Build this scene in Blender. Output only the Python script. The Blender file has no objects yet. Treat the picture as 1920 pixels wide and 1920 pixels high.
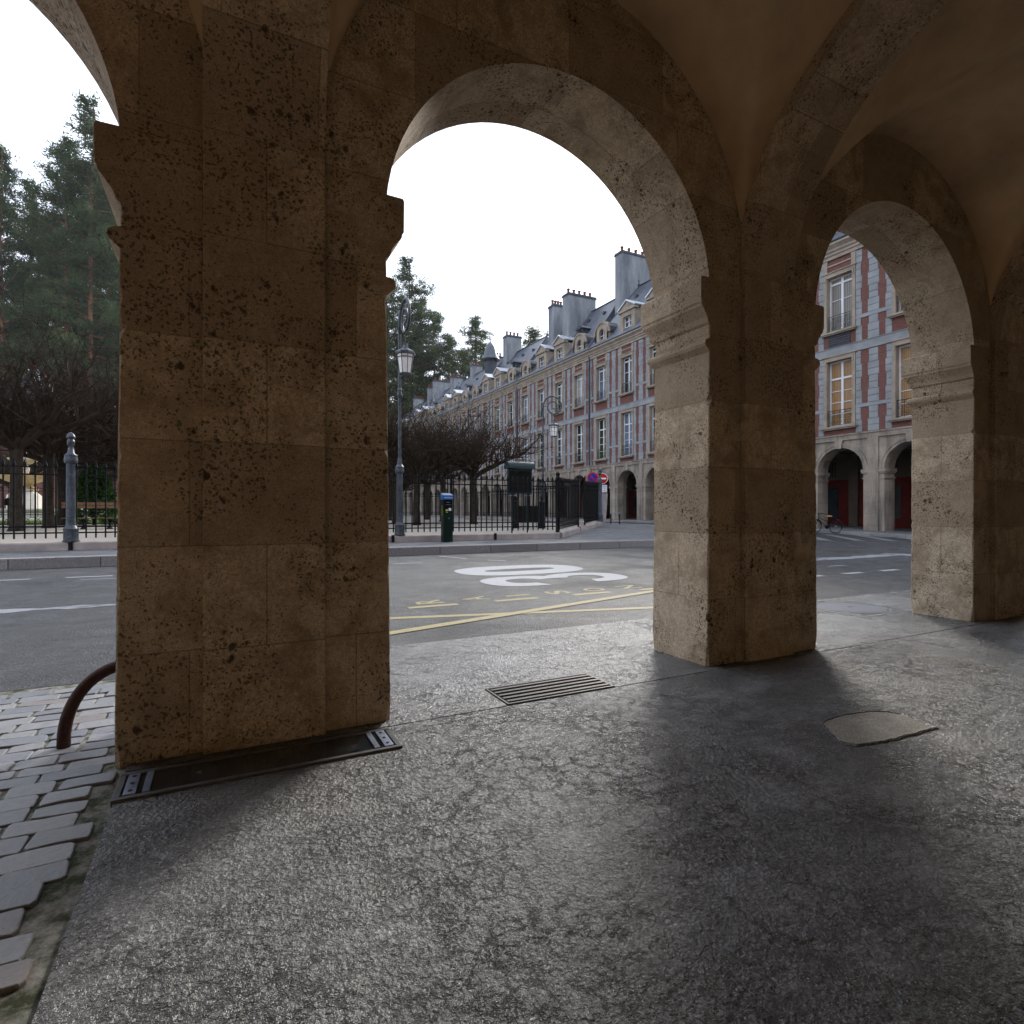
import bpy, bmesh, math, random
from mathutils import Vector, Matrix, noise as mnoise
R = math.radians
PI = math.pi
S = bpy.context.scene
COL = S.collection
rnd = random.Random(7)

# ------------------------------------------------------------------ helpers
class MB:
    """collects polygons, then becomes ONE mesh object"""
    def __init__(s):
        s.v = []; s.f = []; s.m = []; s.mi = 0
    def add(s, vs, fs):
        o = len(s.v); s.v.extend([tuple(p) for p in vs])
        for f in fs:
            s.f.append([i + o for i in f]); s.m.append(s.mi)
    def quad(s, a, b, c, d): s.add([a, b, c, d], [(0, 1, 2, 3)])
    def box(s, x0, x1, y0, y1, z0, z1):
        s.add([(x0,y0,z0),(x1,y0,z0),(x1,y1,z0),(x0,y1,z0),(x0,y0,z1),(x1,y0,z1),(x1,y1,z1),(x0,y1,z1)],
              [(0,3,2,1),(4,5,6,7),(0,1,5,4),(1,2,6,5),(2,3,7,6),(3,0,4,7)])
    def loft(s, rings, cap0=True, cap1=True):
        n = len(rings[0]); vs = [p for r in rings for p in r]; fs = []
        for k in range(len(rings) - 1):
            for i in range(n):
                j = (i + 1) % n
                fs.append((k*n+i, k*n+j, (k+1)*n+j, (k+1)*n+i))
        if cap0: fs.append(tuple(reversed(range(n))))
        if cap1: fs.append(tuple(range((len(rings)-1)*n, len(rings)*n)))
        s.add(vs, fs)
    def prism(s, poly, z0, z1):
        s.loft([[(x, y, z0) for x, y in poly], [(x, y, z1) for x, y in poly]])
    def prism_y(s, poly, y0, y1):      # polygon in (x, z)
        s.loft([[(x, y1, z) for x, z in poly], [(x, y0, z) for x, z in poly]])
    def prism_x(s, poly, x0, x1):      # polygon in (y, z)
        s.loft([[(x0, y, z) for y, z in poly], [(x1, y, z) for y, z in poly]])
    def lathe(s, prof, cx=0, cy=0, n=16, cap=True):
        s.loft([[(cx + r*math.cos(2*PI*i/n), cy + r*math.sin(2*PI*i/n), z) for i in range(n)] for r, z in prof], cap, cap)
    def tube(s, pts, rad, n=6, cap=True):
        pts = [Vector(p) for p in pts]
        if not hasattr(rad, '__len__'): rad = [rad]*len(pts)
        rings = []; ref = None
        for i, p in enumerate(pts):
            t = (pts[min(i+1, len(pts)-1)] - pts[max(i-1, 0)])
            if t.length < 1e-9: t = Vector((0,0,1))
            t.normalize()
            if ref is None:
                ref = Vector((1,0,0)) if abs(t.x) < .8 else Vector((0,1,0))
            a = (ref - t*ref.dot(t)); 
            if a.length < 1e-6: a = Vector((0,1,0)) - t*t.y
            a.normalize(); ref = a; b = t.cross(a)
            rings.append([tuple(p + a*rad[i]*math.cos(2*PI*k/n) + b*rad[i]*math.sin(2*PI*k/n)) for k in range(n)])
        s.loft(rings, cap, cap)
    def build(s, name, mats, parent=None, smooth=False, loc=None, bevel=0):
        me = bpy.data.meshes.new(name)
        me.from_pydata(s.v, [], s.f)
        if not isinstance(mats, (list, tuple)): mats = [mats]
        for m in mats: me.materials.append(m)
        if len(mats) > 1: me.polygons.foreach_set('material_index', s.m)
        # box-projected uv in metres
        uv = me.uv_layers.new(name='UVMap')
        dat = [0.0]*(2*len(me.loops)); V = s.v
        for p in me.polygons:
            n = p.normal; ax, ay, az = abs(n.x), abs(n.y), abs(n.z)
            for li in p.loop_indices:
                x, y, z = V[me.loops[li].vertex_index]
                if az >= ax and az >= ay: q = (x, y)
                elif ay >= ax: q = (x, z)
                else: q = (y, z)
                dat[2*li], dat[2*li+1] = q
        uv.data.foreach_set('uv', dat)
        if smooth: me.polygons.foreach_set('use_smooth', [True]*len(me.polygons))
        me.update()
        o = bpy.data.objects.new(name, me); COL.objects.link(o)
        if parent is not None: o.parent = parent
        if loc is not None: o.location = loc
        if bevel:
            b = o.modifiers.new('Bevel', 'BEVEL'); b.width = bevel; b.segments = 2; b.limit_method = 'ANGLE'; b.angle_limit = R(40)
        return o

def tag(o, label=None, cat=None, group=None, kind=None):
    if label: o['label'] = label
    if cat: o['category'] = cat
    if group: o['group'] = group
    if kind: o['kind'] = kind
    return o
def thing(name, loc, label, cat, rz=0, group=None):
    o = bpy.data.objects.new(name, None); COL.objects.link(o)
    o.location = loc; o.rotation_euler = (0, 0, rz); o.empty_display_size = .2
    return tag(o, label, cat, group)
def copy_tree(o, parent=None, top=True):
    c = o.copy(); COL.objects.link(c)
    if parent is not None: c.parent = parent
    for ch in list(o.children): copy_tree(ch, c, False)
    return c

# ------------------------------------------------------------------ materials
class NT:
    def __init__(s, name):
        s.mat = bpy.data.materials.new(name); s.mat.use_nodes = True
        s.t = s.mat.node_tree; s.t.nodes.clear()
        s.out = s.t.nodes.new('ShaderNodeOutputMaterial')
        s.bsdf = s.n('ShaderNodeBsdfPrincipled'); s.t.links.new(s.bsdf.outputs[0], s.out.inputs[0])
    def n(s, typ, ins=None, **props):
        nd = s.t.nodes.new(typ)
        for k, v in props.items(): setattr(nd, k, v)
        for k, v in (ins or {}).items(): s.set(nd, k, v)
        return nd
    def set(s, nd, k, v):
        if isinstance(v, bpy.types.NodeSocket): s.t.links.new(v, nd.inputs[k])
        else: nd.inputs[k].default_value = v
    def pos(s): return s.n('ShaderNodeNewGeometry').outputs['Position']
    def obj(s): return s.n('ShaderNodeTexCoord').outputs['Object']
    def uv(s): return s.n('ShaderNodeTexCoord').outputs['UV']
    def map(s, vec, scale=(1,1,1), loc=(0,0,0), rot=(0,0,0)):
        return s.n('ShaderNodeMapping', {'Vector': vec, 'Scale': scale, 'Location': loc, 'Rotation': rot}).outputs[0]
    def noise(s, vec, scale, detail=4, rough=.55, dist=0):
        return s.n('ShaderNodeTexNoise', {'Vector': vec, 'Scale': scale, 'Detail': detail, 'Roughness': rough, 'Distortion': dist}).outputs['Fac']
    def vor(s, vec, scale, feature='F1', rnd=1, out='Distance'):
        return s.n('ShaderNodeTexVoronoi', {'Vector': vec, 'Scale': scale, 'Randomness': rnd}, feature=feature).outputs[out]
    def ramp(s, fac, a, b, c0=(0,0,0,1), c1=(1,1,1,1)):
        nd = s.n('ShaderNodeValToRGB', {'Fac': fac}); e = nd.color_ramp.elements
        e[0].position = a; e[1].position = b; e[0].color = c0; e[1].color = c1
        return nd.outputs[0]
    def rng(s, v, a, b, c=0., d=1.):
        return s.n('ShaderNodeMapRange', {'Value': v, 'From Min': a, 'From Max': b, 'To Min': c, 'To Max': d}).outputs[0]
    def math(s, op, a, b=0.):
        nd = s.n('ShaderNodeMath', operation=op); s.set(nd, 0, a); s.set(nd, 1, b); return nd.outputs[0]
    def mix(s, fac, a, b, mode='MIX'):
        nd = s.n('ShaderNodeMix', data_type='RGBA', blend_type=mode)
        s.set(nd, 0, fac); s.set(nd, 6, a); s.set(nd, 7, b); return nd.outputs[2]
    def bump(s, h, strength=.3, dist=.02, normal=None):
        nd = s.n('ShaderNodeBump', {'Height': h, 'Strength': strength, 'Distance': dist})
        if normal is not None: s.set(nd, 'Normal', normal)
        return nd.outputs[0]
    def done(s, color, rough=.8, normal=None, metal=0., spec=.5, **kw):
        s.set(s.bsdf, 'Base Color', color); s.set(s.bsdf, 'Roughness', rough); s.set(s.bsdf, 'Metallic', metal)
        s.set(s.bsdf, 'Specular IOR Level', spec)
        if normal is not None: s.set(s.bsdf, 'Normal', normal)
        for k, v in kw.items(): s.set(s.bsdf, k, v)
        return s.mat
def C(r, g, b): return (r, g, b, 1)

def simple(name, c, rough=.6, metal=0., var=.25, scale=6., bump=.15, spec=.25, coord='obj'):
    t = NT(name); p = t.obj() if coord == 'obj' else t.pos()
    n = t.noise(p, scale, 5, .6)
    dark = tuple(x*(1-var) for x in c[:3]) + (1,); lite = tuple(min(1, x*(1+var)) for x in c[:3]) + (1,)
    col = t.ramp(n, .3, .7, dark, lite)
    n2 = t.noise(p, scale*8, 3, .6)
    return t.done(col, t.rng(n, .2, .8, max(.05, rough-.12), min(1, rough+.12)), t.bump(n2, bump, .01), metal, spec)

def mat_limestone(name, base, warm, dark, block=(1.1, .56), pits=1., coord_off=(0,0,0), vary=.95):
    t = NT(name); p = t.map(t.pos(), loc=coord_off); uv = t.uv()
    bk = t.n('ShaderNodeTexBrick', {'Vector': uv, 'Scale': 1., 'Brick Width': block[0], 'Row Height': block[1], 'Mortar Size': .004,
             'Mortar Smooth': .5, 'Bias': 0., 'Color1': C(0,0,0), 'Color2': C(1,1,1), 'Mortar': C(.5,.5,.5)}, offset=.43, squash=.8)
    rowv = bk.outputs['Color']; mort = bk.outputs['Fac']
    big = t.noise(p, .9, 3, .55); mid = t.noise(p, 4.5, 5, .65, .4); fine = t.noise(p, 36, 4, .8)
    grain = t.n('ShaderNodeTexNoise', {'Vector': p, 'Scale': 130., 'Detail': 2., 'Roughness': .6}).outputs['Fac']
    col = t.mix(t.rng(big, .3, .7), base, warm)
    col = t.mix(t.math('MULTIPLY', t.rng(rowv, .25, .8), vary), col, t.mix(.75, col, dark))
    col = t.mix(t.rng(mid, .44, .66, 0, .95), col, dark)
    col = t.mix(t.rng(fine, .36, .60, .55, 0), col, C(dark[0]*.8, dark[1]*.78, dark[2]*.75))
    col = t.mix(t.rng(grain, .38, .62, .5, -.2), col, C(dark[0]*.55, dark[1]*.5, dark[2]*.45))
    st = t.noise(t.map(p, (5, 5, .5)), 1.4, 3, .6)
    col = t.mix(t.rng(st, .52, .75, 0, .4), col, dark)
    pd = t.n('ShaderNodeVectorMath', {0: p, 1: t.n('ShaderNodeVectorMath', {0: t.n('ShaderNodeTexNoise', {'Vector': p, 'Scale': 26., 'Detail': 2.}).outputs['Color'], 1: (.055, .055, .055)}, operation='MULTIPLY').outputs[0]}, operation='ADD').outputs[0]
    msk = t.noise(p, 1.9, 3, .65)
    m1 = t.rng(msk, .44, .68); m2 = t.rng(msk, .34, .58, .12, 1.1)
    d1 = t.math('SUBTRACT', t.vor(t.map(pd, (1,1,.85)), 12), t.math('MULTIPLY', m1, .30*pits))
    p1 = t.rng(d1, -.10, .03, 1., 0.)
    d2 = t.math('SUBTRACT', t.vor(pd, 42), t.math('MULTIPLY', m2, .36*pits))
    p2 = t.rng(d2, -.14, .04, .85, 0.)
    p1 = t.math('MULTIPLY', p1, t.rng(m1, 0, .05)); p2 = t.math('MULTIPLY', p2, t.rng(m2, 0, .05))
    pit = t.math('MAXIMUM', p1, p2)
    col = t.mix(t.math('MULTIPLY', pit, .85), col, C(dark[0]*.12, dark[1]*.10, dark[2]*.08))
    col = t.mix(t.math('MULTIPLY', mort, .46), col, C(dark[0]*.45, dark[1]*.42, dark[2]*.38))
    h = t.math('SUBTRACT', t.math('MULTIPLY', fine, .6), t.math('ADD', t.math('MULTIPLY', p1, 1.2), t.math('MULTIPLY', mort, .9)))
    return t.done(col, .93, t.bump(h, .6, .012), spec=.15)

def mat_asphalt(name, base, lite, rough=.5, crack=1., scale=1., worn=.5, rvar=.16, bstr=.6, coarse=0.):
    t = NT(name); p = t.pos()
    grit = t.noise(p, 85*scale, 2, .85); peb = t.vor(p, 48*scale, 'F1'); mid = t.noise(p, 7.5, 5, .75); big = t.noise(p, .55, 4, .6, .6)
    stk = t.noise(t.map(p, (.8, 1.25, 1)), 2.6, 8, .78, .2); spk = t.noise(p, 150, 1, .5)
    col = t.mix(t.rng(grit, .38, .62), C(base[0]*.5, base[1]*.5, base[2]*.5), lite)
    col = t.mix(t.rng(peb, .22, .6, 0., .6), col, C(base[0]*.4, base[1]*.4, base[2]*.4))
    col = t.mix(t.rng(mid, .38, .68, .6, 0), col, C(base[0]*.45, base[1]*.45, base[2]*.45))
    col = t.mix(t.rng(stk, .48, .68, 0, worn), col, C(lite[0]*1.45, lite[1]*1.47, lite[2]*1.52))
    col = t.mix(t.rng(spk, .64, .70, 0, .45), col, C(min(1, lite[0]*2.6), min(1, lite[1]*2.6), min(1, lite[2]*2.6)))
    if coarse:
        cz = t.noise(p, 30, 3, .8); col = t.mix(t.rng(cz, .40, .60, coarse, 0), col, C(base[0]*.35, base[1]*.35, base[2]*.35))
        cs = t.noise(p, 42, 2, .6); col = t.mix(t.rng(cs, .60, .68, 0, coarse), col, C(lite[0]*2.4, lite[1]*2.4, lite[2]*2.5))
    h = t.math('ADD', t.math('MULTIPLY', grit, .8), t.math('MULTIPLY', peb, .6))
    h = t.math('ADD', h, t.math('MULTIPLY', mid, 1.4))
    if crack:
        wob = t.n('ShaderNodeVectorMath', {0: p, 1: t.n('ShaderNodeVectorMath', {0: t.n('ShaderNodeTexNoise', {'Vector': p, 'Scale': 7., 'Detail': 5., 'Roughness': .8}).outputs['Color'], 1: (.20,.20,.20)}, operation='MULTIPLY').outputs[0]}, operation='ADD').outputs[0]
        v = t.vor(wob, 2.7, 'DISTANCE_TO_EDGE'); v2 = t.vor(wob, 10., 'DISTANCE_TO_EDGE')
        mk = t.noise(p, 1.9, 5, .72)
        c1 = t.math('MULTIPLY', t.rng(v, 0., .016, 1., 0.), t.rng(mk, .47, .56))
        c2 = t.math('MULTIPLY', t.rng(v2, 0., .045, .95, 0.), t.rng(mk, .40, .58))
        cr = t.math('MULTIPLY', t.math('MAXIMUM', c1, c2), crack)
        col = t.mix(t.math('MULTIPLY', cr, .9), col, C(.012,.011,.010))
        h = t.math('SUBTRACT', h, t.math('MULTIPLY', c2, .7*crack))
    rg = t.rng(big, .35, .65, rough-rvar, rough+rvar)
    return t.done(col, rg, t.bump(h, bstr, .016), spec=.42)

M = {}
M['stone'] = mat_limestone('arcade_limestone', C(.70,.595,.455), C(.65,.52,.37), C(.34,.26,.18))
M['vault_stone'] = mat_limestone('vault_limestone', C(.58,.44,.28), C(.54,.39,.235), C(.34,.24,.14), pits=.8, coord_off=(3,5,1))
M['vault_plaster'] = simple('stained_vault_plaster', C(.50,.37,.235), .92, var=.3, scale=1.1, bump=.12, spec=.08, coord='pos')
M['inner_plaster'] = simple('inner_wall_plaster', C(.80,.575,.34), .9, var=.1, scale=1.5, coord='pos')
M['pave'] = mat_asphalt('arcade_pavement_asphalt', C(.135,.133,.133), C(.31,.309,.31), .31, 1., worn=.38, bstr=.72, coarse=.12)
M['pave_fine'] = mat_asphalt('smooth_pavement_asphalt', C(.135,.135,.138), C(.31,.31,.316), .32, 1., worn=.35, bstr=.65, coarse=.1)
M['road'] = mat_asphalt('road_asphalt', C(.026,.027,.030), C(.058,.060,.065), .50, 0., worn=.9, bstr=.9, coarse=.75)
M['sidewalk'] = mat_asphalt('square_pavement_asphalt', C(.10,.105,.113), C(.19,.197,.21), .5, 0., worn=.5, bstr=.4, coarse=.4)
M['patch'] = mat_asphalt('cement_patch', C(.40,.365,.31), C(.58,.54,.47), .85, 0., scale=1.5, worn=.1, bstr=.35)
def mat_granite():
    t = NT('kerb_granite'); p = t.pos()
    a = t.noise(p, 60, 3, .8); b = t.vor(p, 42, out='Color')
    bw = t.n('ShaderNodeRGBToBW', {0: b}).outputs[0]
    col = t.mix(t.rng(a, .35, .65), C(.10,.10,.105), C(.40,.395,.40))
    col = t.mix(t.math('MULTIPLY', bw, .5), col, C(.14,.13,.13))
    bk = t.n('ShaderNodeTexBrick', {'Vector': t.map(t.uv(), loc=(0,.5,0)), 'Scale': 1., 'Brick Width': 1.6, 'Row Height': 3., 'Mortar Size': .012, 'Color1': C(.8,.8,.8), 'Color2': C(1.15,1.1,1.1), 'Mortar': C(.25,.25,.25)})
    col = t.mix(1., col, bk.outputs['Color'], 'MULTIPLY')
    return t.done(col, .7, t.bump(a, .25, .01), spec=.4)
M['granite'] = mat_granite()
M['shade_plaster'] = simple('shade_dark_gallery_plaster', C(.085,.068,.052), .9, var=.3, scale=1.2, coord='pos')  # shade of the deep gallery put into the wall colour
def mat_brick():
    t = NT('red_brick'); uv = t.uv(); p = t.pos()
    bk = t.n('ShaderNodeTexBrick', {'Vector': uv, 'Scale': 1., 'Brick Width': .235, 'Row Height': .075, 'Mortar Size': .009, 'Mortar Smooth': .1,
             'Color1': C(.100,.030,.022), 'Color2': C(.150,.053,.038), 'Mortar': C(.16,.12,.11)})
    n = t.noise(p, .7, 4, .6); n2 = t.noise(p, 9, 4, .7)
    col = t.mix(t.rng(n, .35, .7, 0, .45), bk.outputs['Color'], C(.16,.07,.065))
    col = t.mix(t.rng(n2, .55, .8, 0, .5), col, C(.40,.22,.18))
    return t.done(col, .9, t.bump(bk.outputs['Fac'], -.3, .01), spec=.2)
M['brick'] = mat_brick()
M['quoin'] = simple('pale_dressed_stone', C(.235,.25,.265), .85, var=.24, scale=1.1, bump=.1, spec=.25, coord='pos')
M['trim'] = simple('warm_dressed_stone', C(.285,.24,.195), .85, var=.25, scale=1.6, bump=.15, spec=.25, coord='pos')
def mat_arcade_far():
    t = NT('weathered_arcade_stone'); p = t.pos()
    n = t.noise(p, .8, 5, .6); s = t.noise(t.map(p, (2,2,.35)), 1.1, 5, .65); f = t.noise(p, 7, 5, .7)
    bk = t.n('ShaderNodeTexBrick', {'Vector': t.uv(), 'Scale': 1., 'Brick Width': 1.3, 'Row Height': .6, 'Mortar Size': .006, 'Color1': C(.8,.8,.8), 'Color2': C(1.05,1.03,1), 'Mortar': C(.55,.52,.5)})
    col = t.mix(t.rng(n, .3, .7), C(.40,.34,.28), C(.22,.195,.17))
    col = t.mix(t.rng(s, .44, .68, 0, .8), col, C(.10,.09,.085))
    col = t.mix(t.rng(f, .5, .8, 0, .35), col, C(.42,.35,.285))
    col = t.mix(.8, col, bk.outputs['Color'], 'MULTIPLY')
    return t.done(col, .9, t.bump(f, .2, .02), spec=.2)
M['arcade_far'] = mat_arcade_far()
def mat_slate():
    t = NT('slate_roof'); p = t.pos(); uv = t.uv()
    bk = t.n('ShaderNodeTexBrick', {'Vector': uv, 'Scale': 1., 'Brick Width': .3, 'Row Height': .2, 'Mortar Size': .008, 'Color1': C(.038,.046,.066), 'Color2': C(.06,.07,.095), 'Mortar': C(.03,.035,.045)})
    s = t.noise(t.map(p, (.35, .35, .12)), 1.5, 5, .6)
    col = t.mix(t.rng(s, .45, .75, 0, .55), bk.outputs['Color'], C(.16,.185,.225))
    return t.done(col, t.rng(s, .3, .7, .36, .6), t.bump(bk.outputs['Fac'], -.2, .02), spec=.5)
M['slate'] = mat_slate()
M['zinc'] = simple('zinc_sheet', C(.50,.53,.58), .34, .55, var=.2, scale=2, bump=.05, coord='pos')
M['lead'] = simple('dark_lead_sheet', C(.040,.048,.064), .42, .15, var=.25, scale=2, bump=.05, coord='pos')
def mat_render():
    t = NT('stained_chimney_render'); p = t.pos()
    n = t.noise(t.map(p, (1,1,.25)), 1.2, 6, .65); f = t.noise(p, 5, 4, .6)
    col = t.mix(t.rng(n, .3, .7), C(.115,.128,.15), C(.28,.295,.32))
    col = t.mix(t.rng(f, .5, .8, 0, .3), col, C(.12,.125,.135))
    return t.done(col, .9, spec=.2)
M['render'] = mat_render()
M['pot'] = simple('terracotta_pot', C(.13,.045,.035), .8, var=.3, scale=4, coord='pos')
M['white_paint'] = simple('white_window_paint', C(.62,.63,.66), .5, var=.06, scale=3, coord='pos')
def mat_glass(name, c, rough=.04, spec=.6):
    t = NT(name); p = t.pos(); n = t.noise(p, .9, 2, .5); n2 = t.noise(p, .25, 2, .5)
    col = t.mix(t.rng(n2, .4, .6), c, C(c[0]*2.2, c[1]*2.3, c[2]*2.5))
    return t.done(col, rough, t.bump(n, .035, .08), spec=spec)
M['glass'] = mat_glass('window_glass', C(.015,.018,.022), .03, .9)
def mat_curtain(name, a, b, scale):
    t = NT(name); w = t.n('ShaderNodeTexWave', {'Vector': t.obj(), 'Scale': scale, 'Distortion': 1.2, 'Detail': 2.}, bands_direction='X').outputs['Fac']
    return t.done(t.mix(w, a, b), .45, t.bump(w, .3, .03), spec=.5)
M['shutter_wood'] = mat_curtain('ochre_wooden_shutter', C(.20,.105,.035), C(.32,.18,.07), 3.4)
M['curtain'] = mat_curtain('grey_curtain', C(.10,.095,.085), C(.22,.205,.18), 2.4)
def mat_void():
    t = NT('dark_room'); return t.done(C(.012,.011,.011), .8, spec=.1)  # near-black colour standing for the dark of unlit spaces
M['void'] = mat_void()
M['sheer'] = mat_curtain('pale_sheer_curtain', C(.16,.165,.17), C(.34,.34,.33), 2.)
M['glass_green_reflection'] = mat_glass('greenish_window_glass', C(.012,.026,.012), .05, .9)  # green of mirrored trees painted into the pane colour
M['glass_blue_reflection'] = mat_glass('bluish_window_glass', C(.06,.075,.10), .06, .9)  # blue of mirrored sky painted into the pane colour
M['iron'] = simple('black_wrought_iron', C(.007,.007,.008), .5, 0., var=.4, scale=9, bump=.3, spec=.10, coord='pos')
def mat_lamp_iron():
    t = NT('galvanised_lamp_iron'); p = t.obj(); n = t.noise(p, 5, 6, .7); f = t.noise(p, 26, 4, .75)
    col = t.mix(t.rng(n, .35, .65), C(.018,.023,.032), C(.075,.088,.11))
    col = t.mix(t.rng(f, .56, .70, 0, .8), col, C(.20,.195,.19))
    return t.done(col, t.rng(n, .3, .7, .32, .55), t.bump(f, .4, .006), .15, .35)
M['lamp_iron'] = mat_lamp_iron()
M['opal'] = simple('opal_lamp_glass', C(.74,.72,.70), .3, var=.08, scale=3)
M['plinth'] = simple('pinkish_plinth_stone', C(.31,.27,.255), .85, var=.3, scale=2.2, bump=.3, coord='pos')
def mat_paint(name, c, wear=.5, rough=.65, holes=0.):
    t = NT(name); p = t.pos(); n = t.noise(p, 14, 6, .75); b = t.noise(p, 1.6, 4, .6); g = t.noise(p, 120, 2, .7)
    fac = t.math('MULTIPLY', t.rng(n, .52, .66), t.rng(b, .3, .7, .2, 1.))
    fac = t.math('MINIMUM', t.math('MAXIMUM', t.math('MULTIPLY', fac, wear), t.rng(g, .52, .72, 0, wear*.75)), 1.)
    if holes: fac = t.math('MAXIMUM', fac, t.rng(t.noise(t.map(p, (.6, 1.6, 1)), 2.4, 6, .7), .50, .60, 0, holes))
    return t.done(t.mix(fac, c, C(.035,.035,.037)), rough, t.bump(g, .3, .006), spec=.4)
M['white_mark'] = mat_paint('white_road_paint', C(.36,.365,.38), .65)
M['worn_mark'] = mat_paint('worn_white_road_paint', C(.24,.25,.275), 1.0, holes=.85)
M['yellow_mark'] = mat_paint('faded_yellow_road_paint', C(.33,.275,.13), .8)
def mat_rust():
    t = NT('rusty_iron'); p = t.pos(); n = t.noise(p, 22, 6, .75); f = t.noise(p, 90, 4, .7)
    col = t.mix(t.rng(n, .35, .65), C(.030,.012,.010), C(.075,.028,.018))
    return t.done(col, .72, t.bump(t.math('ADD', n, f), .5, .004), .25)
M['grate_iron'] = simple('worn_grate_iron', C(.050,.040,.040), .5, .2, var=.5, scale=14, bump=.3, coord='pos')
M['faint_mark'] = mat_paint('faint_crossing_paint', C(.115,.12,.13), 1.4)
M['rust'] = mat_rust()
def mat_cobble():
    t = NT('granite_setts'); p = t.pos(); g = t.n('ShaderNodeNewGeometry').outputs['Random Per Island']
    n = t.noise(p, 30, 5, .7)
    col = t.mix(g, C(.17,.178,.20), C(.33,.325,.325)); col = t.mix(t.rng(g, .86, .9), col, C(.24,.205,.19))
    col = t.mix(t.rng(n, .3, .75, .5, 0), col, C(.09,.09,.10))
    return t.done(col, t.rng(n, .3, .7, .28, .5), t.bump(n, .6, .010), spec=.5)
M['cobble'] = mat_cobble()
def mat_joint():
    t = NT('mossy_sand_joints'); p = t.pos(); n = t.noise(p, 9, 5, .7); m = t.noise(p, 55, 3, .7)
    col = t.mix(t.rng(n, .4, .62), C(.34,.325,.295), C(.05,.06,.032)); col = t.mix(t.rng(m, .4, .7, .35, 0), col, C(.05,.05,.04))
    return t.done(col, .95, t.bump(m, .5, .01), spec=.1)
M['joint'] = mat_joint()
def mat_gravel():
    t = NT('beige_gravel'); p = t.pos(); g = t.noise(p, 60, 3, .8); n = t.noise(p, .5, 5, .65)
    col = t.mix(t.rng(g, .3, .7), C(.20,.18,.155), C(.34,.31,.275)); col = t.mix(t.rng(n, .45, .75, 0, .45), col, C(.18,.16,.14))
    return t.done(col, .95, t.bump(g, .3, .01), spec=.15)
M['gravel'] = mat_gravel()
M['earth'] = simple('bare_ground', C(.12,.11,.095), .95, var=.3, scale=.3, coord='pos')
M['bark'] = simple('dark_tree_bark', C(.032,.025,.019), .9, var=.5, scale=7, bump=.6, coord='pos', spec=.08)
M['twig'] = simple('bare_twig_bark', C(.030,.021,.015), .85, var=.45, scale=3, bump=.1, coord='pos', spec=.05)
M['pine_bark'] = simple('reddish_pine_bark', C(.17,.085,.05), .9, var=.4, scale=.6, bump=.2, coord='pos', spec=.2)
def mat_leaf(name, a, b, trans=.4):
    t = NT(name); g = t.n('ShaderNodeNewGeometry').outputs['Random Per Island']; p = t.pos()
    n = t.noise(p, .35, 2, .6)
    col = t.mix(g, a, b); col = t.mix(t.rng(n, .35, .7, 0, .6), col, C(a[0]*.6, a[1]*.65, a[2]*.7))
    t.done(col, .7, spec=.08)
    tl = t.n('ShaderNodeBsdfTranslucent', {'Color': col}); mx = t.n('ShaderNodeMixShader', {0: trans, 1: t.bsdf.outputs[0], 2: tl.outputs[0]})
    t.t.links.new(mx.outputs[0], t.out.inputs[0]); return t.mat
M['needle'] = mat_leaf('pine_needles', C(.036,.060,.026), C(.080,.115,.046), .4)
M['needle_lite'] = mat_leaf('yellow_green_needles', C(.055,.075,.022), C(.11,.13,.04))
M['shrub'] = mat_leaf('conifer_shrub_leaf', C(.018,.055,.012), C(.05,.12,.025))
M['grass'] = mat_leaf('lawn_grass', C(.085,.15,.028), C(.17,.24,.05))
M['meter_green'] = simple('dark_green_enamel', C(.005,.015,.012), .4, 0., var=.3, scale=4, spec=.12)
M['board_green'] = simple('board_green_enamel', C(.008,.024,.024), .35, 0., var=.25, scale=2, spec=.2)
M['blue'] = simple('blue_enamel', C(.015,.115,.36), .4, var=.12, scale=5)
M['sign_red'] = simple('red_sign_film', C(.42,.012,.016), .4, var=.1, scale=5)
M['sign_blue'] = simple('blue_sign_film', C(.012,.028,.30), .4, var=.1, scale=5)
M['sign_white'] = simple('white_sign_film', C(.72,.72,.74), .4, var=.05, scale=5)
M['black'] = simple('black_rubber', C(.006,.006,.007), .6, var=.3, scale=10, spec=.08)
M['steel'] = simple('brushed_steel_plate', C(.20,.23,.31), .42, .4, var=.2, scale=14, bump=.15)
M['tanwood'] = simple('weathered_frame_metal', C(.10,.098,.098), .45, var=.35, scale=12)
M['bench_wood'] = simple('varnished_bench_wood', C(.15,.08,.042), .5, var=.3, scale=9)
M['saddle'] = simple('tan_leather', C(.38,.18,.045), .5, var=.2, scale=12)
M['yellow_label'] = simple('yellow_label_film', C(.62,.55,.16), .5, var=.1, scale=9)
M['shop_red'] = simple('dark_red_shop_paint', C(.085,.009,.007), .6, var=.25, scale=2, spec=.08, coord='pos')
def mat_basement_glass():
    t = NT('dusty_floor_glass'); p = t.pos(); n = t.noise(p, 7, 6, .7); f = t.noise(p, 60, 3, .7)
    col = t.mix(t.rng(n, .5, .8), C(.006,.012,.018), C(.07,.08,.075))
    return t.done(col, t.rng(n, .4, .7, .05, .32), t.bump(f, .06, .003), spec=.8)
M['floor_glass'] = mat_basement_glass()
M['gold_stone'] = simple('lichen_gold_stone', C(.42,.30,.15), .8, var=.35, scale=3, coord='pos')
M['fountain_stone'] = simple('pale_fountain_stone', C(.56,.52,.46), .8, var=.18, scale=2.5, coord='pos')
M['cover'] = simple('worn_cast_iron', C(.13,.14,.16), .62, .1, var=.2, scale=16, coord='pos')
M['cover_frame'] = simple('pale_cover_frame', C(.22,.22,.22), .6, .2, var=.2, scale=20, coord='pos')
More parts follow.
